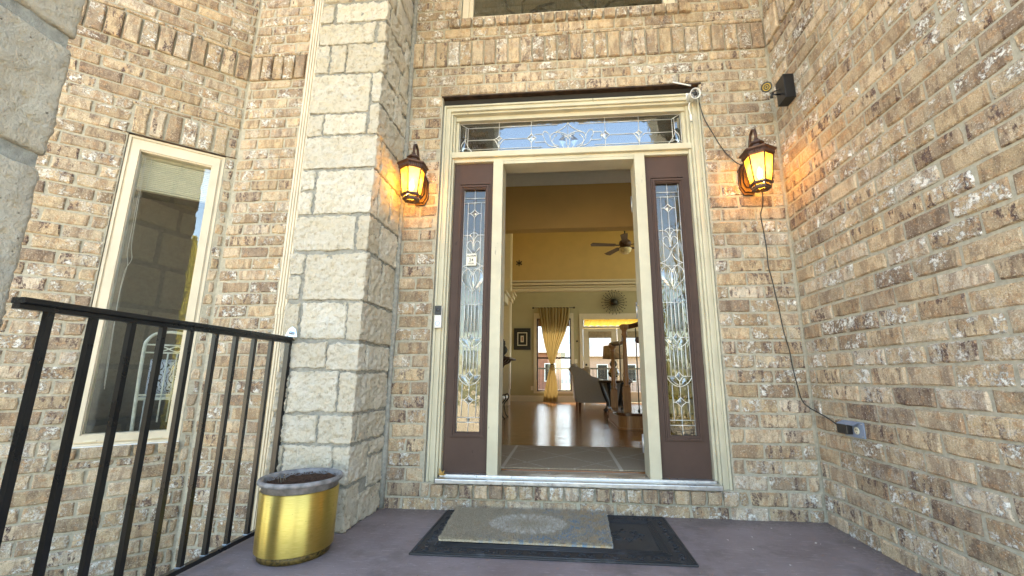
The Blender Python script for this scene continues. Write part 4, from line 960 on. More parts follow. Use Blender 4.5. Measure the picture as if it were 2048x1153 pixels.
mb = MB().tube(smooth_path([(-.478, .066, 2.15), (-.470, .066, 1.8), (-.462, .066, 1.55), (-.448, .066, 1.46), (-.468, .066, 1.38), (-.472, .066, 1.2), (-.462, .066, .95), (-.452, .066, .66)]), .0015, 5).tube(smooth_path([(-.482, .066, 2.15), (-.476, .066, 1.7), (-.474, .066, 1.5), (-.462, .066, 1.42), (-.470, .066, 1.25), (-.465, .066, .9), (-.456, .066, .68)]), .0012, 5)
tw(mb, 'pull_cord', M['white'], bl)
# white metal chair just inside
M['chairpaint'] = plain('pale_chair_paint', (.80,.84,.76), .4)
ch = thing('metal_chair', TW @ Vector((-.20, .30, .15)), 'pale metal chair with arched back standing inside the left window', 'chair')
L_, R_ = -.318, -.085; yb = .155
arch_ = [(L_+.012, yb+.03, .15), (L_, yb, .60), (L_-.004, yb-.01, .90), (L_+.006, yb-.01, .965), (L_+.04, yb-.01, 1.005), (L_+.09, yb-.01, 1.018), (R_-.09, yb-.01, 1.018), (R_-.04, yb-.01, 1.005), (R_-.006, yb-.01, .965), (R_+.004, yb-.01, .90), (R_, yb, .60), (R_-.012, yb+.03, .15)]
tw(MB().tube(smooth_path(arch_, 4), .0095, 8), 'back_frame', M['chairpaint'], ch)
tw(MB().tube([(L_, yb-.01, .935), (R_, yb-.01, .935)], .0055, 6).tube([(L_, yb-.01, .885), (R_, yb-.01, .885)], .0055, 6).tube([(L_, yb, .62), (R_, yb, .62)], .006, 6), 'cross_rail', M['chairpaint'], ch)
xm = (L_+R_)/2; mb = MB()
pts = [(xm+.062*math.sin(a), yb-.01, .910+.017*math.sin(2*a)) for a in [2*math.pi*i/28 for i in range(29)]]; mb.tube(pts, .004, 6); tw(mb, 'back_scroll', M['chairpaint'], ch)
for f in (.3, .5, .7):
    x = L_+(R_-L_)*f; tw(MB().tube([(x, yb-.01, .885), (x, yb, .62), (x, yb+.01, .45)], .0048, 6), 'spindle', M['chairpaint'], ch)
tw(MB().box(L_-.01, R_+.01, yb+.03, yb+.38, .585, .605, .006), 'seat', M['chairpaint'], ch)
for x in (L_, R_): tw(MB().tube([(x, yb+.36, .585), (x, yb+.38, .15)], .009, 8), 'leg', M['chairpaint'], ch)
cu = thing('cushion', TW @ Vector((-.2, .2, .61)), 'pale blue patterned cushion leaning on the metal chair inside the window', 'cushion')
t = NT('cushion_cloth'); tc = t.n('TexCoord').outputs['Object']; wv = t.n('TexWave', {'Scale': 22, 'Distortion': 14, 'Detail': 2, 'Vector': tc}); c = t.mix(t.ramp(wv.outputs['Fac'], .12, .2), (.02,.02,.03), (.62,.68,.82)); t.base(c, .9); M['cushion'] = t.m
bm = bmesh.new(); bmesh.ops.create_grid(bm, x_segments=12, y_segments=12, size=.5)
mb = MB(); vs = []; fs = []
for s_ in (1, -1):
    for i in range(13):
        for j in range(13):
            f, g = i/12*2-1, j/12*2-1; th_ = .045*(max(0, (1-f**4)*(1-g**4)))**.5; vs.append((-.195+f*.095, .215+s_*th_, .735+g*.11))
    o_ = 0 if s_ == 1 else 169
    fs += [(o_+i*13+j, o_+(i+1)*13+j, o_+(i+1)*13+j+1, o_+i*13+j+1)[::s_] for i in range(12) for j in range(12)]
bm.free(); tw(mb.add(vs, fs, True), 'cushion_cover', M['cushion'], cu)

# ---------------------------------------------------------------- upper window over the door
uw = Wf.root
ringbox(mb := MB(), UX0+.002, UX1-.002, UZ0+.001, 4.698, .045, .045, .03, .04, .03, .12)
ringbox(mb, UX0+.0475, UX1-.0475, UZ0+.0315, 4.657, .03, .03, .03, .03, .045, .12)
uf = mb.build('upper_window_frame', M['vinyl'], uw)
MB().box(UX0+.078, UX1-.078, .07, .074, UZ0+.062, 4.627).build('window_pane', glass_mat('upper_glass', (.70,.69,.60), .10), uf)
orn = thing('window_ornament', (.1, .3, 3.3), 'dark ornament of round leaves and curved iron ribs behind the upper window', 'ornament')
mb = MB()
M['iron'] = plain('dark_iron', (.035,.03,.02), .5, .3)
for cx2, s_ in ((-.25, 1), (.33, 1)):
    for k in range(7):
        a = R(-60+k*45); mb.tube([(cx2+.02*math.cos(a), .28, 3.52+.02*math.sin(a)), (cx2+.16*math.cos(a+.25), .27, 3.52+.16*math.sin(a+.25)), (cx2+.30*math.cos(a), .28, 3.52+.30*math.sin(a))], .009, 6)
mb.build('rib', M['iron'], orn)
for (cx2, cz2, r_) in ((-.33, 3.42, .10), (.0, 3.44, .085), (.12, 3.50, .10), (.45, 3.44, .085), (-.12, 3.56, .09), (.62, 3.52, .1)):
    MB().prism([(cx2+r_*math.cos(2*math.pi*i/20), cz2+r_*.95*math.sin(2*math.pi*i/20)) for i in range(20)], .285, .292).build('leaf', M['iron'], orn)

# ---------------------------------------------------------------- interior
FZ = .175
t = NT('hardwood'); tc = t.n('TexCoord').outputs['Object']
bk = t.n('TexBrick', {'Scale': 1.0, 'Mortar Size': .0015, 'Brick Width': 1.1, 'Row Height': .06, 'Color1': (.21,.085,.03,1), 'Color2': (.33,.145,.052,1), 'Mortar': (.05,.02,.01,1), 'Vector': tc}, offset=.37)
gr = t.noise(t.scalev(tc, (3, 60, 1)), 1, 6); c = t.mix(.35, bk.outputs[0], t.mix(gr, (.10,.036,.012), (.40,.18,.065)))
wv = t.noise(t.scalev(tc, (.8, 42, 1)), 1, 3)
t.base(c, .11, 0, t.bump(wv, .55, .012)); t.b.inputs['Coat Weight'].default_value = .3; t.b.inputs['Coat Roughness'].default_value = .12; M['floor'] = t.m
solid('interior_floor', -1.3, 4.6, .2555, 7.70, .0, FZ, M['floor'])
M['gold'] = plain('gold_wall_paint', (.58,.41,.165), .75, 0, .05, 4, .1)
M['olive'] = plain('olive_wall_paint', (.42,.37,.215), .75, 0, .05, 4, .1)
M['ceil'] = plain('ceiling_paint', (.80,.80,.78), .8, 0, .03)
M['itrim'] = plain('interior_trim', (.66,.58,.42), .45, 0, .04)
def holes_wall(name, x0, x1, z0, z1, y0, y1, holes, mat, axis='y'):
    xs = sorted({x0, x1, *[v for h in holes for v in h[:2]]}); zs = sorted({z0, z1, *[v for h in holes for v in h[2:]]}); mb = MB()
    for i in range(len(xs)-1):
        for j in range(len(zs)-1):
            cx2, cz2 = (xs[i]+xs[i+1])/2, (zs[j]+zs[j+1])/2
            if any(h[0] < cx2 < h[1] and h[2] < cz2 < h[3] for h in holes): continue
            if axis == 'y': mb.box(xs[i], xs[i+1], y0, y1, zs[j], zs[j+1])
            else: mb.box(y0, y1, xs[i], xs[i+1], zs[j], zs[j+1])
    o = mb.build(name, mat); o['kind'] = 'structure'; return o
RY = 7.70
WH = (-.600, .245, .42, 2.19); DH = (.535, 2.20, FZ, 1.945); TH_ = (.56, 2.18, 1.99, 2.165)
CR = 2.86
holes_wall('interior_rear_wall', -1.3, 4.6, .0, CR+.15, RY, RY+.16, [WH, DH, TH_], M['olive'])
holes_wall('interior_rear_wall_upper', -1.3, 4.6, CR+.15, 4.9, RY, RY+.16, [], M['gold'])
holes_wall('interior_left_wall', .20, RY, .0, 4.9, -1.42, -1.30, [(.4, 1.8, 4.2, 4.85)], M['gold'], 'x')  # high unseen opening added to brighten the foyer frieze
holes_wall('interior_right_wall', 3.2, RY, .0, 4.9, 4.6, 4.75, [(3.6, 5.4, .4, 4.4), (5.7, 7.4, .4, 4.4)], M['gold'], 'x')  # two large unseen openings added to let daylight into the interior
holes_wall('foyer_right_wall', .20, 1.7, .0, 4.9, 1.75, 1.85, [], M['gold'], 'x')
holes_wall('stair_back_wall', 1.75, 4.75, .0, 4.9, 1.7, 1.8, [], M['gold'])
holes_wall('great_room_ceiling', -1.42, 4.75, 4.9, 5.0, 1.95, RY+.16, [], M['ceil'])
holes_wall('front_inner_wall', -1.42, 1.85, .0, 4.9, .222, .25, [(DX0+.06, DX1-.06, FZ-.03, 2.53), (UX0, UX1, UZ0, 4.7)], M['gold'])
# foyer ceiling and header beam
solid('foyer_ceiling', -1.3, 1.75, .25, 2.1, 4.9, 4.95, M['ceil'])
solid('foyer_header', -1.3, 1.75, 1.96, 2.10, 2.935, 4.9, M['ceil'])
solid('foyer_header_lower', -1.3, 1.75, 1.965, 2.10, 2.405, 2.934, M['gold'])
cr_ = MB()
for d, zb_, zt_ in ((.02, 3.09, 3.158), (.045, 3.115, 3.157), (.065, 3.14, 3.156)): cr_.box(-1.29, 1.74, 1.959-d, 1.9585, zb_, zt_)
o = cr_.build('foyer_crown', M['white']); o['kind'] = 'structure'
mb = MB()
for d, a, b in ((.02, CR-.0, CR+.29), (.05, CR+.02, CR+.09), (.09, CR+.10, CR+.13), (.12, CR+.16, CR+.22), (.15, CR+.235, CR+.28)): mb.box(-1.28, 4.58, RY-d, RY-.0005, a, b)
o = mb.build('crown_moulding', M['itrim']); o['kind'] = 'structure'
o = MB().box(-1.28, .5, RY-.018, RY-.0005, FZ+.001, .30).box(-1.28, .5, RY-.012, RY-.0006, .3005, .315).build('baseboard', M['itrim']); o['kind'] = 'structure'
# left pilasters
ps = thing('pilaster', (-1.15, 6.35, FZ), 'cream panelled pilaster against the left interior wall at the back', 'pilaster')
MB().box(-1.299, -1.09, 6.2, 6.5, FZ, 4.88).box(-1.089, -1.075, 6.24, 6.46, .5, 4.5).build('shaft', M['itrim'], ps)
MB().box(-1.299, -1.02, 6.13, 6.57, 2.44, 2.52).box(-1.299, -1.05, 6.16, 6.54, 2.36, 2.44).box(-1.299, -.98, 6.10, 6.60, 2.521, 2.56).build('capital', M['itrim'], ps)
ps = thing('pilaster', (-1.0, 4.0, FZ), 'tall gold painted column nearer the doorway on the left inside', 'pilaster')
MB().box(-1.299, -.93, 3.9, 4.2, FZ, 1.92).build('shaft', M['itrim'], ps); MB().box(-1.299, -.86, 3.84, 4.26, 1.921, 2.05).box(-1.299, -.83, 3.80, 4.30, 2.051, 2.09).build('capital', M['itrim'], ps)
# mantel shelf
M['darkwood'] = wood_mat('dark_wood', (.035,.015,.008), (.09,.04,.018), .55)
ms = thing('mantel_shelf', (-1.1, 4.7, .85), 'dark wall shelf on carved brackets at the left inside the doorway', 'shelf')
MB().box(-1.299, -.83, 4.3, 5.2, 1.045, 1.075, .004).build('shelf_board', M['darkwood'], ms)
for y in (4.4, 4.72, 5.05): MB().add([(-1.299,y,1.044),(-.90,y,1.044),(-.93,y,1.0),(-1.02,y,.96),(-1.06,y,.90),(-1.15,y,.86),(-1.299,y,.82)]+[(-1.299,y+.07,1.044),(-.90,y+.07,1.044),(-.93,y+.07,1.0),(-1.02,y+.07,.96),(-1.06,y+.07,.90),(-1.15,y+.07,.86),(-1.299,y+.07,.82)], [(0,1,2,3,4,5,6),(13,12,11,10,9,8,7)]+[(i,i+7,(i+1)%7+7,(i+1)%7) for i in range(7)]).build('bracket', M['darkwood'], ms)
ur = thing('urn', (-.98, 4.6, 1.076), 'small dark decorative urn standing on the wall shelf inside', 'urn')
MB().lathe([(.05,1.076),(.05,1.09),(.02,1.11),(.06,1.16),(.08,1.21),(.05,1.26),(.025,1.28),(.04,1.31),(.03,1.33)], -.98, 4.6, 20).build('body', M['iron'], ur); MB().lathe([(.03,1.331),(.035,1.35),(.012,1.37),(.012,1.39)], -.98, 4.6, 16).build('lid', M['iron'], ur)
# iron chair leg seen at left
ic = thing('iron_stool', (-.95, 3.5, FZ), 'wrought iron stool with scrolled legs just inside on the left', 'stool')
for (x, y) in ((-.80, 3.42), (-1.15, 3.42), (-.80, 3.75), (-1.15, 3.75)):
    MB().tube(smooth_path([(x-.04, y, .48), (x+.02, y, .50), (x+.03, y, .44), (x-.03, y, .36), (x-.02, y, .27), (x+.0, y, .20), (x+.03, y, .178)]), .009, 8).build('leg', M['iron'], ic)
MB().box(-1.20, -.78, 3.38, 3.80, .44, .475, .01).build('seat', M['white'], ic)
# picture
pi_ = thing('framed_picture', (-.958, RY, 1.412), 'black framed picture with pale mat on the rear wall', 'picture')
px0, px1, pz0, pz1 = -1.166, -.751, 1.412, 1.944
ringbox(MB(), px0, px1, pz0, pz1, .055, .055, .06, .06, RY-.03, RY-.001).build('frame', M['black'], pi_)
MB().box(px0+.055, px1-.055, RY-.012, RY-.001, pz0+.06, pz1-.06).build('backing', M['dark'], pi_)
ringbox(MB(), px0+.085, px1-.085, pz0+.10, pz1-.10, .022, .022, .022, .022, RY-.015, RY-.0125).build('mat_border', M['ivory'], pi_)
MB().box(-1.0, -.92, RY-.016, RY-.0126, 1.60, 1.76).build('mat_centre', M['ivory'], pi_); MB().box(-.975, -.945, RY-.018, RY-.0162, 1.63, 1.73).build('print', plain('print_red', (.35,.12,.08), .6, 0, .6, 60), pi_)
sp_ = MB()
for k in range(6):
    q_ = MB().box(-.012, .012, -.008-.0002*k, -.0002*k, 0, .085).xf(Matrix.Rotation(R(k*60), 4, 'Y')); sp_.add(q_.v, q_.f)
sp_.xf(Matrix.Translation((-1.056, RY-.001, 3.634))); tag(center(sp_.build('wall_star', M['iron'])), 'small dark six-pointed star ornament high on the rear wall', 'ornament')
# rear window
rw_ = thing('rear_window', (-.18, RY, .38), 'tall bright window behind the tied curtain on the rear wall', 'window')
ringbox(MB(), -.672, .312, .372, 2.318, .072, .067, .048, .128, RY-.025, RY-.001).build('window_trim', M['itrim'], rw_)
mb = ringbox(MB(), -.599, .244, .421, 2.189, .03, .03, .03, .035, RY+.02, RY+.10); mb.box(-.569, .214, RY+.03, RY+.09, 1.195, 1.235); mb.build('sash', M['darkwood'], rw_)
MB().box(-.569, .214, RY+.055, RY+.058, .451, 1.195).build('window_pane', M['glass_in'], rw_); MB().box(-.569, .214, RY+.055, RY+.058, 1.235, 2.154).build('window_pane', M['glass_in'], rw_)
MB().box(-.565, .21, RY+.012, RY+.018, 1.99, 2.17).build('roller_shade', plain('shade_brown', (.3,.17,.06), .8), rw_)
# curtain
t = NT('curtain_cloth'); t.t.nodes.remove(t.b); dfm = t.n('BsdfDiffuse', {'Color': (.40,.31,.15,1)}); tlm = t.n('BsdfTranslucent', {'Color': (.38,.26,.09,1)}); mx = t.n('MixShader', {0: .45}); t.put(mx.inputs[1], dfm.outputs[0]); t.put(mx.inputs[2], tlm.outputs[0]); t.t.links.new(mx.outputs[0], t.out.inputs[0]); M['curtain'] = t.m; mx.inputs[0].default_value = .25
ctn = thing('curtain', (-.2, RY-.1, .18), 'sheer gold curtain tied in the middle over the rear window', 'curtain')
rows_ = [(2.445, -.545, .235), (2.38, -.545, .235), (2.1, -.50, .19), (1.8, -.455, .10), (1.5, -.395, -.03), (1.25, -.33, -.12), (1.12, -.285, -.165), (1.05, -.262, -.186), (.98, -.272, -.172), (.85, -.315, -.14), (.6, -.37, -.105), (.35, -.42, -.09), (.185, -.438, -.10)]
vs = []; fs = []; NC = 90
zr = []
for i in range(len(rows_)-1):
    for k in range(4):
        f = k/4; a, b = rows_[i], rows_[i+1]; zr.append(tuple(a[j]*(1-f)+b[j]*f for j in range(3)))
zr.append(rows_[-1])
for (z, xa, xb) in zr:
    tight = min(1, (xb-xa)/.78)
    for j in range(NC+1):
        f = j/NC; x = xa+(xb-xa)*f; y = RY-.11-.028*math.sin(f*62+.6*math.sin(z*2))*(.35+.65*tight)-.05*(1-tight)*math.sin(math.pi*f)-.012*math.sin(f*23+z*1.3)
        vs.append((x, y, z))
for i in range(len(zr)-1):
    for j in range(NC): fs.append((i*(NC+1)+j, i*(NC+1)+j+1, (i+1)*(NC+1)+j+1, (i+1)*(NC+1)+j))
MB().add(vs, fs, True).build('curtain_panel', M['curtain'], ctn)
MB().tube([(-.225+.045*math.cos(a), RY-.125+.05*math.sin(a), 1.05+.004*math.sin(3*a)) for a in [2*math.pi*i/16 for i in range(17)]], .012, 6).build('tie', plain('tie_brown', (.08,.04,.02), .7), ctn)
cr2 = thing('curtain_rod', (-.17, RY-.1, 2.44), 'dark curtain rod with scroll ends above the rear window', 'curtain rod')
MB().tube([(-.66, RY-.11, 2.44), (.31, RY-.11, 2.44)], .009, 8).build('rod', M['iron'], cr2)
for x in (-.68, .33): MB().sphere((x, RY-.11, 2.44), .026).build('finial', M['iron'], cr2)
# french doors with transom
fd = thing('french_doors', (1.37, RY, FZ), 'glazed back doors with a shaded transom window on the rear wall', 'door')
mb = MB().box(.455, .532, RY-.025, RY-.001, FZ, 2.30).box(.5325, 2.205, RY-.024, RY-.001, 2.17, 2.299).box(2.206, 2.28, RY-.025, RY-.001, FZ, 2.30).box(.533, 2.2045, RY-.022, RY-.001, 1.948, 1.986); mb.build('door_trim', M['itrim'], fd)
for k, (a, b) in enumerate(((.545, 1.36), (1.372, 2.19))):
    lf_ = ringbox(MB(), a, b, FZ+.004, 1.93, .145, .145, .24, .20, RY+.02, RY+.065).build('door_leaf', M['itrim'], fd)
    MB().box(a+.146, b-.146, RY+.04, RY+.043, FZ+.245, 1.729).build('door_pane', M['glass_in'], lf_)
    MB().box(a+.13, b-.13, RY+.008, RY+.018, 1.70, 1.86).build('rolled_shade', M['darkwood'] if False else plain('shade_tan', (.35,.27,.16), .8), lf_)
MB().tube([(.60, RY+.02, 1.05), (.60, RY-.03, 1.05)], .008).sphere((.60, RY-.045, 1.05), .026).build('knob', M['iron'], fd)
MB().box(.561, 2.179, RY+.05, RY+.053, 1.991, 2.164).build('transom_pane', M['glass_in'], fd)
t = NT('gold_shade'); t.t.nodes.remove(t.b); dfm = t.n('BsdfDiffuse', {'Color': (.8,.55,.14,1)}); tlm = t.n('BsdfTranslucent', {'Color': (.9,.58,.10,1)}); mx = t.n('MixShader', {0: .75}); t.put(mx.inputs[1], dfm.outputs[0]); t.put(mx.inputs[2], tlm.outputs[0]); t.t.links.new(mx.outputs[0], t.out.inputs[0])
vs = []; fs = []; nn = 160
for i in range(nn+1):
    x = .57+1.60*i/nn
    for j in range(7): f = j/6; vs.append((x, RY+.03-.014*math.sin((x*38+f*2.2)), 2.158-.165*f+(.010*abs(math.sin((x*19))) if j == 6 else 0)))
for i in range(nn):
    for j in range(6): fs.append((i*7+j, i*7+j+1, (i+1)*7+j+1, (i+1)*7+j))
MB().add(vs, fs, True).build('transom_valance', t.m, fd)
# sunburst
sb = thing('sunburst_ornament', (1.315, RY, 2.26), 'black metal sunburst wall ornament above the back doors', 'ornament')
MB().sphere((1.315, RY-.06, 2.576), .085, 16, 10).build('hub', M['iron'], sb)
mb = MB(); rr = random.Random(2)
for i in range(44):
    a = 2*math.pi*i/22+(0 if i < 22 else .14); e = .0 if i < 22 else -.28; l = .30 if i < 22 else .24
    d = Vector((math.cos(a), e, math.sin(a))).normalized(); c0 = Vector((1.315, RY-.06, 2.576)); mb.tube([c0+d*.06, c0+d*l], .0045, 5); q = c0+d*l; mb.sphere(tuple(q), .013, 6, 4)
mb.build('spoke', M['iron'], sb)
# switch, outlet, thermostat
sw = MB().box(.322, .388, RY-.008, RY-.001, 1.085, 1.185, .002); tag(center(sw.build('light_switch', M['ivory'])), 'ivory light switch plate between the rear window and the back doors', 'switch')
sw = MB().box(-.742, -.682, RY-.008, RY-.001, .44, .54, .002); tag(center(sw.build('wall_socket', M['ivory'])), 'ivory socket low on the rear wall beside the window', 'socket')
sw = MB().tube([(.39, RY-.02, 1.62), (.39, RY-.001, 1.62)], .022, 12); tag(center(sw.build('wall_hook', M['iron'])), 'small dark round knob on the olive rear wall right of the curtain', 'knob')
# ceiling fan
fn = thing('ceiling_fan', (1.27, 5.4, 3.2), 'brown ceiling fan with a glass bowl light in the back room', 'fan')
fx, fy = 1.29, 5.4
MB().tube([(fx, fy, 4.9), (fx, fy, 3.45)], .014, 8).build('rod', M['iron'], fn)
MB().lathe([(.03,3.46),(.05,3.44),(.06,3.42),(.11,3.38),(.12,3.33),(.10,3.28),(.05,3.26)][::-1], fx, fy, 20).build('motor', M['bronze'], fn)
MB().lathe([(.01,3.12),(.06,3.135),(.10,3.17),(.12,3.22),(.12,3.235),(.05,3.25)], fx, fy, 20).build('light_bowl', plain('bowl_glass', (.7,.6,.38), .3), fn)
for k in range(5):
    a = R(188+72*k); T = Matrix.Translation((fx, fy, 3.30)) @ Matrix.Rotation(a, 4, 'Z') @ Matrix.Rotation(R(10), 4, 'X')
    MB().box(.12, .22, -.02, .02, -.006, .006).add([(.2,-.05,0),(.66,-.068,0),(.69,0,0),(.66,.068,0),(.2,.05,0),(.2,-.05,.008),(.66,-.068,.008),(.69,0,.008),(.66,.068,.008),(.2,.05,.008)], [(4,3,2,1,0),(5,6,7,8,9)]+[(i,(i+1)%5,(i+1)%5+5,i+5) for i in range(5)]).xf(T).build('blade', M['darkwood'], fn)
# rug
t = NT('rug'); tc = t.n('TexCoord').outputs['Object']; sx = t.n('SeparateXYZ'); t.put(sx.inputs[0], tc); x, y = sx.outputs[0], sx.outputs[1]
def tri(u, p): return t.math('ABSOLUTE', t.math('SUBTRACT', t.math('FRACT', t.math('DIVIDE', u, p)), .5))
d1 = t.math('ABSOLUTE', t.math('SUBTRACT', tri(x, .46), t.math('MULTIPLY', tri(y, .52), 1.0)))
ln = t.math('SUBTRACT', 1, t.ramp(d1, .008, .022)); dash = t.ramp(t.noise(tc, 90, 2), .42, .5)
stl = t.math('SUBTRACT', 1, t.ramp(t.math('ABSOLUTE', t.math('SUBTRACT', t.math('ABSOLUTE', t.math('ADD', x, -.0)), .37)), .008, .014))
nz = t.noise(tc, 120, 4, .7); c = t.mix(t.ramp(nz, .3, .7), (.22,.165,.11), (.44,.35,.25)); c = t.mix(t.math('MAXIMUM', t.math('MULTIPLY', t.math('MULTIPLY', ln, dash), .55), t.math('MULTIPLY', stl, .7)), c, (.62,.56,.47)); t.base(c, .95, 0, t.bump(nz, 1, .008)); M['rug'] = t.m
rg = MB().box(-1.0, 1.05, .262, 1.12, FZ+.001, FZ+.010, .003).build('entry_rug', M['rug']); tag(center(rg), 'brown entry rug with pale diamond lines just inside the door', 'rug')

# ---------------------------------------------------------------- stairs, newels, sofa, table, lamp
M['oak'] = wood_mat('stained_oak', (.20,.085,.028), (.40,.20,.07), .35, (60, 60, 5)); M['tread'] = wood_mat('dark_tread', (.05,.02,.01), (.12,.05,.022), .25, (8, 60, 60), .3)
stc = thing('staircase', (1.3, 3.0, FZ), 'oak staircase with a curved starting step right of the doorway', 'staircase')
def capsule(x0, x1, y0, y1, z0, z1, r, n=8):
    poly = []
    for cx2, cy2, a0 in ((x0+r, y0+r, 180), (x1-r if x1 < 9 else x1, y0+r, 270), (x1-r, y1-r, 0), (x0+r, y1-r, 90)):
        for i in range(n+1): a = R(a0+90*i/n); poly.append((cx2+r*math.cos(a), cy2+r*math.sin(a)))
    m = len(poly); return MB().add([(x, y, z0) for x, y in poly]+[(x, y, z1) for x, y in poly], [tuple(range(m-1,-1,-1)), tuple(range(m, 2*m))]+[(i, (i+1)%m, m+(i+1)%m, m+i) for i in range(m)])
capsule(.665, 1.74, 2.36, 3.62, FZ, .325, .14).build('riser', M['oak'], stc); capsule(.64, 1.742, 2.33, 3.65, .3255, .355, .15).build('tread', M['tread'], stc)
capsule(.65, 1.741, 2.345, 3.635, FZ+.001, FZ+.02, .15).build('shoe_moulding', M['oak'], stc)
for k in range(1, 7):
    x0 = .98+.25*k; z0 = FZ+.18*k
    if x0 > 4.4: break
    MB().box(x0+.02, 4.4, 2.5, 3.5, z0, z0+.15).build('riser', M['ceil'], stc); MB().box(x0-.01, 4.4, 2.47, 3.52, z0+.1505, z0+.18).build('tread', M['tread'], stc)
def newel(x, y, zb, zt, name='newel_post'):
    h = zt-zb
    MB().box(x-.042, x+.042, y-.042, y+.042, zb, zb+h*.28, .004).build(name, M['oak'], stc)
    MB().lathe([(.038,zb+h*.2805),(.042,zb+h*.30),(.026,zb+h*.32),(.040,zb+h*.36),(.030,zb+h*.39),(.026,zb+h*.6),(.020,zb+h*.86),(.036,zb+h*.88),(.028,zb+h*.90),(.030,zb+h*.93),(.052,zb+h*.95),(.055,zb+h*.985),(.035,zb+h)], x, y, 18).build(name, M['oak'], stc)
newel(.775, 2.50, .355, 1.37); newel(.715, 3.22, .355, 1.19)
hr = smooth_path([(.70, 3.30, 1.19), (.72, 3.2, 1.19), (.78, 2.95, 1.185), (.79, 2.7, 1.195), (.775, 2.50, 1.24)], 5)
MB().tube(hr, .030, 10).build('handrail', M['tread'], stc)
MB().tube(smooth_path([(.775, 2.50, 1.34), (.90, 2.52, 1.36), (1.10, 2.53, 1.45), (1.6, 2.53, 1.78), (2.6, 2.53, 2.5)], 5), .030, 10).build('handrail', M['tread'], stc)
def ibal(x, y, z0, z1, basket):
    mb = MB().tube([(x, y, z0), (x, y, z1)], .007, 6); mb.lathe([(.014, z0), (.014, z0+.02), (.008, z0+.03)], x, y, 8)
    if basket:
        zc = (z0+z1)/2
        for k in range(4):
            a = k*math.pi/2; mb.tube([(x+.02*math.sin(math.pi*f/6)*math.cos(a+f*.5), y+.02*math.sin(math.pi*f/6)*math.sin(a+f*.5), zc-.06+.02*f) for f in range(7)], .003, 5)
    mb.build('iron_baluster', M['iron'], stc)
for i, (x, y, z0, z1) in enumerate([(.93, 2.62, .355, 1.34), (1.0, 2.53, .355, 1.40), (1.12, 2.53, .355, 1.44), (1.26, 2.53, .535, 1.54), (1.38, 2.53, .535, 1.63), (1.52, 2.53, .715, 1.72), (.775, 2.95, .355, 1.18), (.79, 2.74, .355, 1.185), (1.06, 2.75, .355, 1.40)]): ibal(x, y, z0, z1, i % 3 == 1)
# sofa, facing right
M['sofa'] = plain('grey_sofa_cloth', (.30,.265,.24), .9, 0, .06, 40, .3)
sf = thing('sofa', (.75, 6.0, FZ), 'grey upholstered sofa with curved back in the back room', 'sofa')
def extr(poly, y0, y1): return MB().prism(poly, y0, y1)
extr([(.26,.42),(.235,.80),(.17,.92),(.22,.945),(.34,.93),(.46,.86),(.56,.77),(.80,.71),(1.05,.68),(1.10,.60),(1.10,.30),(.32,.30)], 5.25, 5.42).build('arm', M['sofa'], sf)
extr([(.26,.42),(.235,.80),(.17,.92),(.22,.945),(.34,.93),(.46,.86),(.56,.77),(.80,.71),(1.05,.68),(1.10,.60),(1.10,.30),(.32,.30)], 6.98, 7.15).build('arm', M['sofa'], sf)
extr([(.27,.30),(.24,.80),(.16,.93),(.22,.965),(.32,.95),(.40,.80),(.46,.50),(.46,.30)], 5.425, 6.975).build('backrest', M['sofa'], sf)
MB().box(.465, 1.12, 5.43, 6.97, .30, .55, .03).build('seat', M['sofa'], sf)
mb = MB()
for i in range(14): mb.sphere((.25, 5.46+i*.115, .945), .062, 10, 6)
mb.build('top_roll', M['sofa'], sf)
for x, y in ((.34, 5.3), (1.05, 5.3), (.34, 7.1), (1.05, 7.1)): MB().lathe([(.018, FZ), (.03, .30)], x, y, 10).build('leg', M['darkwood'], sf)
for i, (y, c_) in enumerate(((5.7, (.45,.33,.2)), (6.4, (.30,.25,.2)))):
    o = MB().box(.44, .56, y-.2, y+.2, .58, .95, .05).build('throw_pillow', plain('pillow_cloth', c_, .9)); tag(center(o), ['tan throw pillow on the near end of the sofa', 'brown throw pillow further along the sofa'][i], 'pillow')
# side table and lamp
tb = thing('side_table', (.92, 4.95, FZ), 'round glass-topped side table with curved black legs beside the stairs', 'table')
MB().lathe([(.30, .700), (.305, .704), (.305, .712), (.30, .716)], .95, 5.0, 40).build('glass_top', M['glass_in'], tb)
MB().lathe([(.29, .660), (.29, .698)], .95, 5.0, 32).build('apron', M['darkwood'], tb)
for k in range(4):
    a = R(20+90*k); pts = [(.95+r_*math.cos(a), 5.0+r_*math.sin(a), z) for r_, z in ((.27,.67),(.24,.55),(.19,.42),(.15,.32),(.16,.24),(.22,.18))]
    MB().tube(smooth_path(pts), .034, 8).build('leg', M['black'], tb)
lp = thing('table_lamp', (.93, 5.0, .716), 'table lamp with gourd-shaped mirrored base and tan drum shade', 'lamp')
MB().lathe([(.06,.717),(.065,.73),(.04,.74),(.09,.78),(.105,.83),(.08,.89),(.035,.925),(.06,.955),(.07,.99),(.045,1.03),(.018,1.06),(.018,1.08)], .93, 5.0, 14, False).build('base', plain('mercury_glass', (.35,.30,.24), .18, .8, .5, 40), lp)
vs = []; n = 40
for r_, z_ in ((.185, 1.075), (.165, 1.30), (.160, 1.30), (.180, 1.075)): vs += [(.93+r_*math.cos(2*math.pi*k/n), 5.0+r_*math.sin(2*math.pi*k/n), z_) for k in range(n)]
MB().add(vs, [(i*n+k, i*n+(k+1)%n, ((i+1)%4)*n+(k+1)%n, ((i+1)%4)*n+k) for i in range(4) for k in range(n)], True).build('lamp_shade', plain('lampshade', (.42,.27,.13), .8), lp)

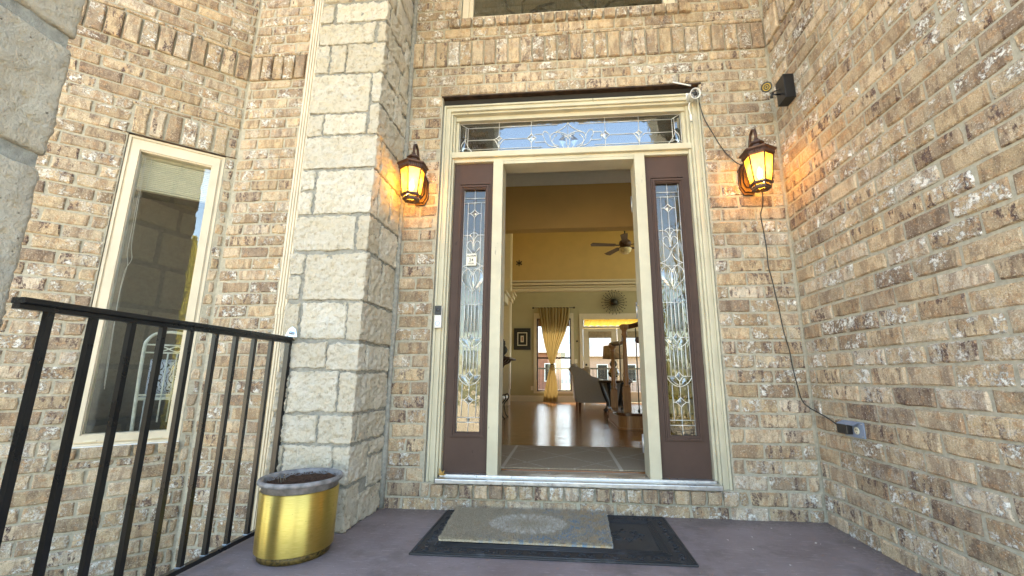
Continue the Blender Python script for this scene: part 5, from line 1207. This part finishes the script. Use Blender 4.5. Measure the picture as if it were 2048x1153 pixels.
# ---------------------------------------------------------------- behind the house
M['deck'] = wood_mat('deck_boards', (.30,.22,.15), (.42,.33,.25), .7)
solid('deck', -3, 6, RY+.2, RY+3.2, -.1, .12, M['deck'])
dr = thing('deck_railing', (1, RY+3, .12), 'dark deck railing seen through the rear window', 'railing')
MB().box(-3, 6, RY+2.98, RY+3.04, 1.0, 1.05).build('handrail', M['black'], dr); MB().box(-3, 6, RY+2.99, RY+3.03, .2, .24).build('bottom_rail', M['black'], dr)
for i in range(75): MB().box(-3+i*.12, -2.985+i*.12, RY+3.0, RY+3.015, .24, 1.0).build('baluster', M['black'], dr)
M['redbrick'] = plain('red_brick_far', (.30,.13,.09), .9, 0, .2, 3)
def house(x, y, w_, h_, lab, mat):
    hs = thing('neighbour_house', (x, y, GZ), lab, 'house')
    MB().box(x-w_/2, x+w_/2, y, y+8, GZ, GZ+h_).build('wall', mat, hs)
    MB().add([(x-w_/2-.4, y-.4, GZ+h_), (x+w_/2+.4, y-.4, GZ+h_), (x+w_/2+.4, y+8.4, GZ+h_), (x-w_/2-.4, y+8.4, GZ+h_), (x-w_/2+1, y+4, GZ+h_+1.5), (x+w_/2-1, y+4, GZ+h_+1.5)], [(0,1,5,4),(1,2,5),(2,3,4,5),(3,0,4),(3,2,1,0)]).build('roof', M['shingle'], hs)
    for i in range(4):
        xx = x-w_/2+w_*(i+.5)/4
        f = MB().box(xx-.45, xx+.45, y-.06, y-.001, GZ+1.0, GZ+2.4).build('window', M['white'], hs); MB().box(xx-.38, xx+.38, y-.07, y-.061, GZ+1.07, GZ+2.33).build('pane', M['dark'], f)
house(-3.4, 30, 6.5, 3.2, 'low red brick house seen through the left half of the rear window', M['redbrick']); house(6.6, 32, 9, 3.0, 'low pinkish house seen through the back doors', plain('pink_siding', (.5,.33,.26), .8))
t = NT('hill_woods'); tc = t.n('TexCoord').outputs['Object']; t.base(t.mix(t.noise(tc, .3, 8, .7), (.035,.055,.075), (.10,.14,.18)), .95); 
vs = []; fs = []; nx = 60
for i in range(nx+1):
    x = -150+300*i/nx
    for j in range(6):
        h_ = [0, 5, 9, 12, 13, 0][j]*(1+.3*math.sin(x*.05)+.15*math.sin(x*.21+j)); vs.append((x, 90+j*18, GZ+h_*1.9-.5))
for i in range(nx):
    for j in range(5): fs.append((i*6+j, (i+1)*6+j, (i+1)*6+j+1, i*6+j+1))
MB().add(vs, fs, True).build('hill', t.m)['kind'] = 'structure'

# cypress and shrubs in front of the house (seen mirrored in the left window)
t = NT('cypress_leaf'); isl = t.n('NewGeometry').outputs['Random Per Island']; t.base(t.mix(isl, (.15,.17,.02), (.45,.34,.04)), .8); M['leafy'] = t.m
M['trunk'] = plain('bark', (.12,.08,.05), .9)
def cypress(x, y, h_, r_, n, lab, seed=1):
    rr = random.Random(seed); tr_ = thing('cypress_tree', (x, y, GZ), lab, 'tree', 'cypresses in front of the porch')
    MB().tube([(x, y, GZ), (x+.02, y, GZ+h_*.5), (x, y, GZ+h_*.9)], [.06, .04, .01], 8).build('trunk', M['trunk'], tr_)
    mb = MB()
    for i in range(n):
        f = rr.random()**.8; z = GZ+.15+(h_-.15)*f; rad = r_*(1-f)**.6*min(1, .4+f*6)*(.75+.35*noise.noise(Vector((f*14, seed, 0)))); a = rr.uniform(0, 6.28); q = rad*math.sqrt(rr.uniform(.25, 1)); c_ = Vector((x+q*math.cos(a), y+q*math.sin(a), z)); s_ = rr.uniform(.02, .055)
        d = Vector((rr.uniform(-.5,.5)+math.cos(a)*.4, rr.uniform(-.5,.5)+math.sin(a)*.4, 1)).normalized(); e = d.cross(Vector((rr.uniform(-1,1), rr.uniform(-1,1), .1))).normalized()
        mb.add([c_-e*s_*.35, c_+e*s_*.35, c_+d*s_*1.6], [(0,1,2)])
    mb.build('crown', M['leafy'], tr_)
cypress(2.22, -7.0, 4.40, .40, 16000, 'tall narrow yellow-green cypress mirrored in the left window', 3)
cypress(2.9, -8.2, 1.7, .5, 5000, 'short yellow-green cypress further right of the walk', 5)

# grit swept into the corners of the porch
mb = MB(); rr = random.Random(21)
for i in range(420):
    q = rr.random()
    if q < .45: x, y = rr.uniform(-.95, 1.38), -abs(rr.gauss(0, .035))-.004
    elif q < .75: x, y = XR-abs(rr.gauss(0, .04))-.006, rr.uniform(-1.2, -.01)
    else: x, y = rr.uniform(-.95, 1.35), rr.uniform(-1.2, -.05)
    s_ = rr.uniform(.0012, .0042); mb.add([(x-s_, y, .0003), (x, y-s_*.7, .0003), (x+s_, y, .0003), (x, y+s_*.7, .0003), (x, y, s_*.9)], [(0,1,4),(1,2,4),(2,3,4),(3,0,4),(3,2,1,0)])
o = mb.build('grit', plain('grit', (.22,.19,.15), .9, 0, .6, 80)); tag(o, 'scattered grit along the walls on the porch floor', 'grit', kind='stuff')
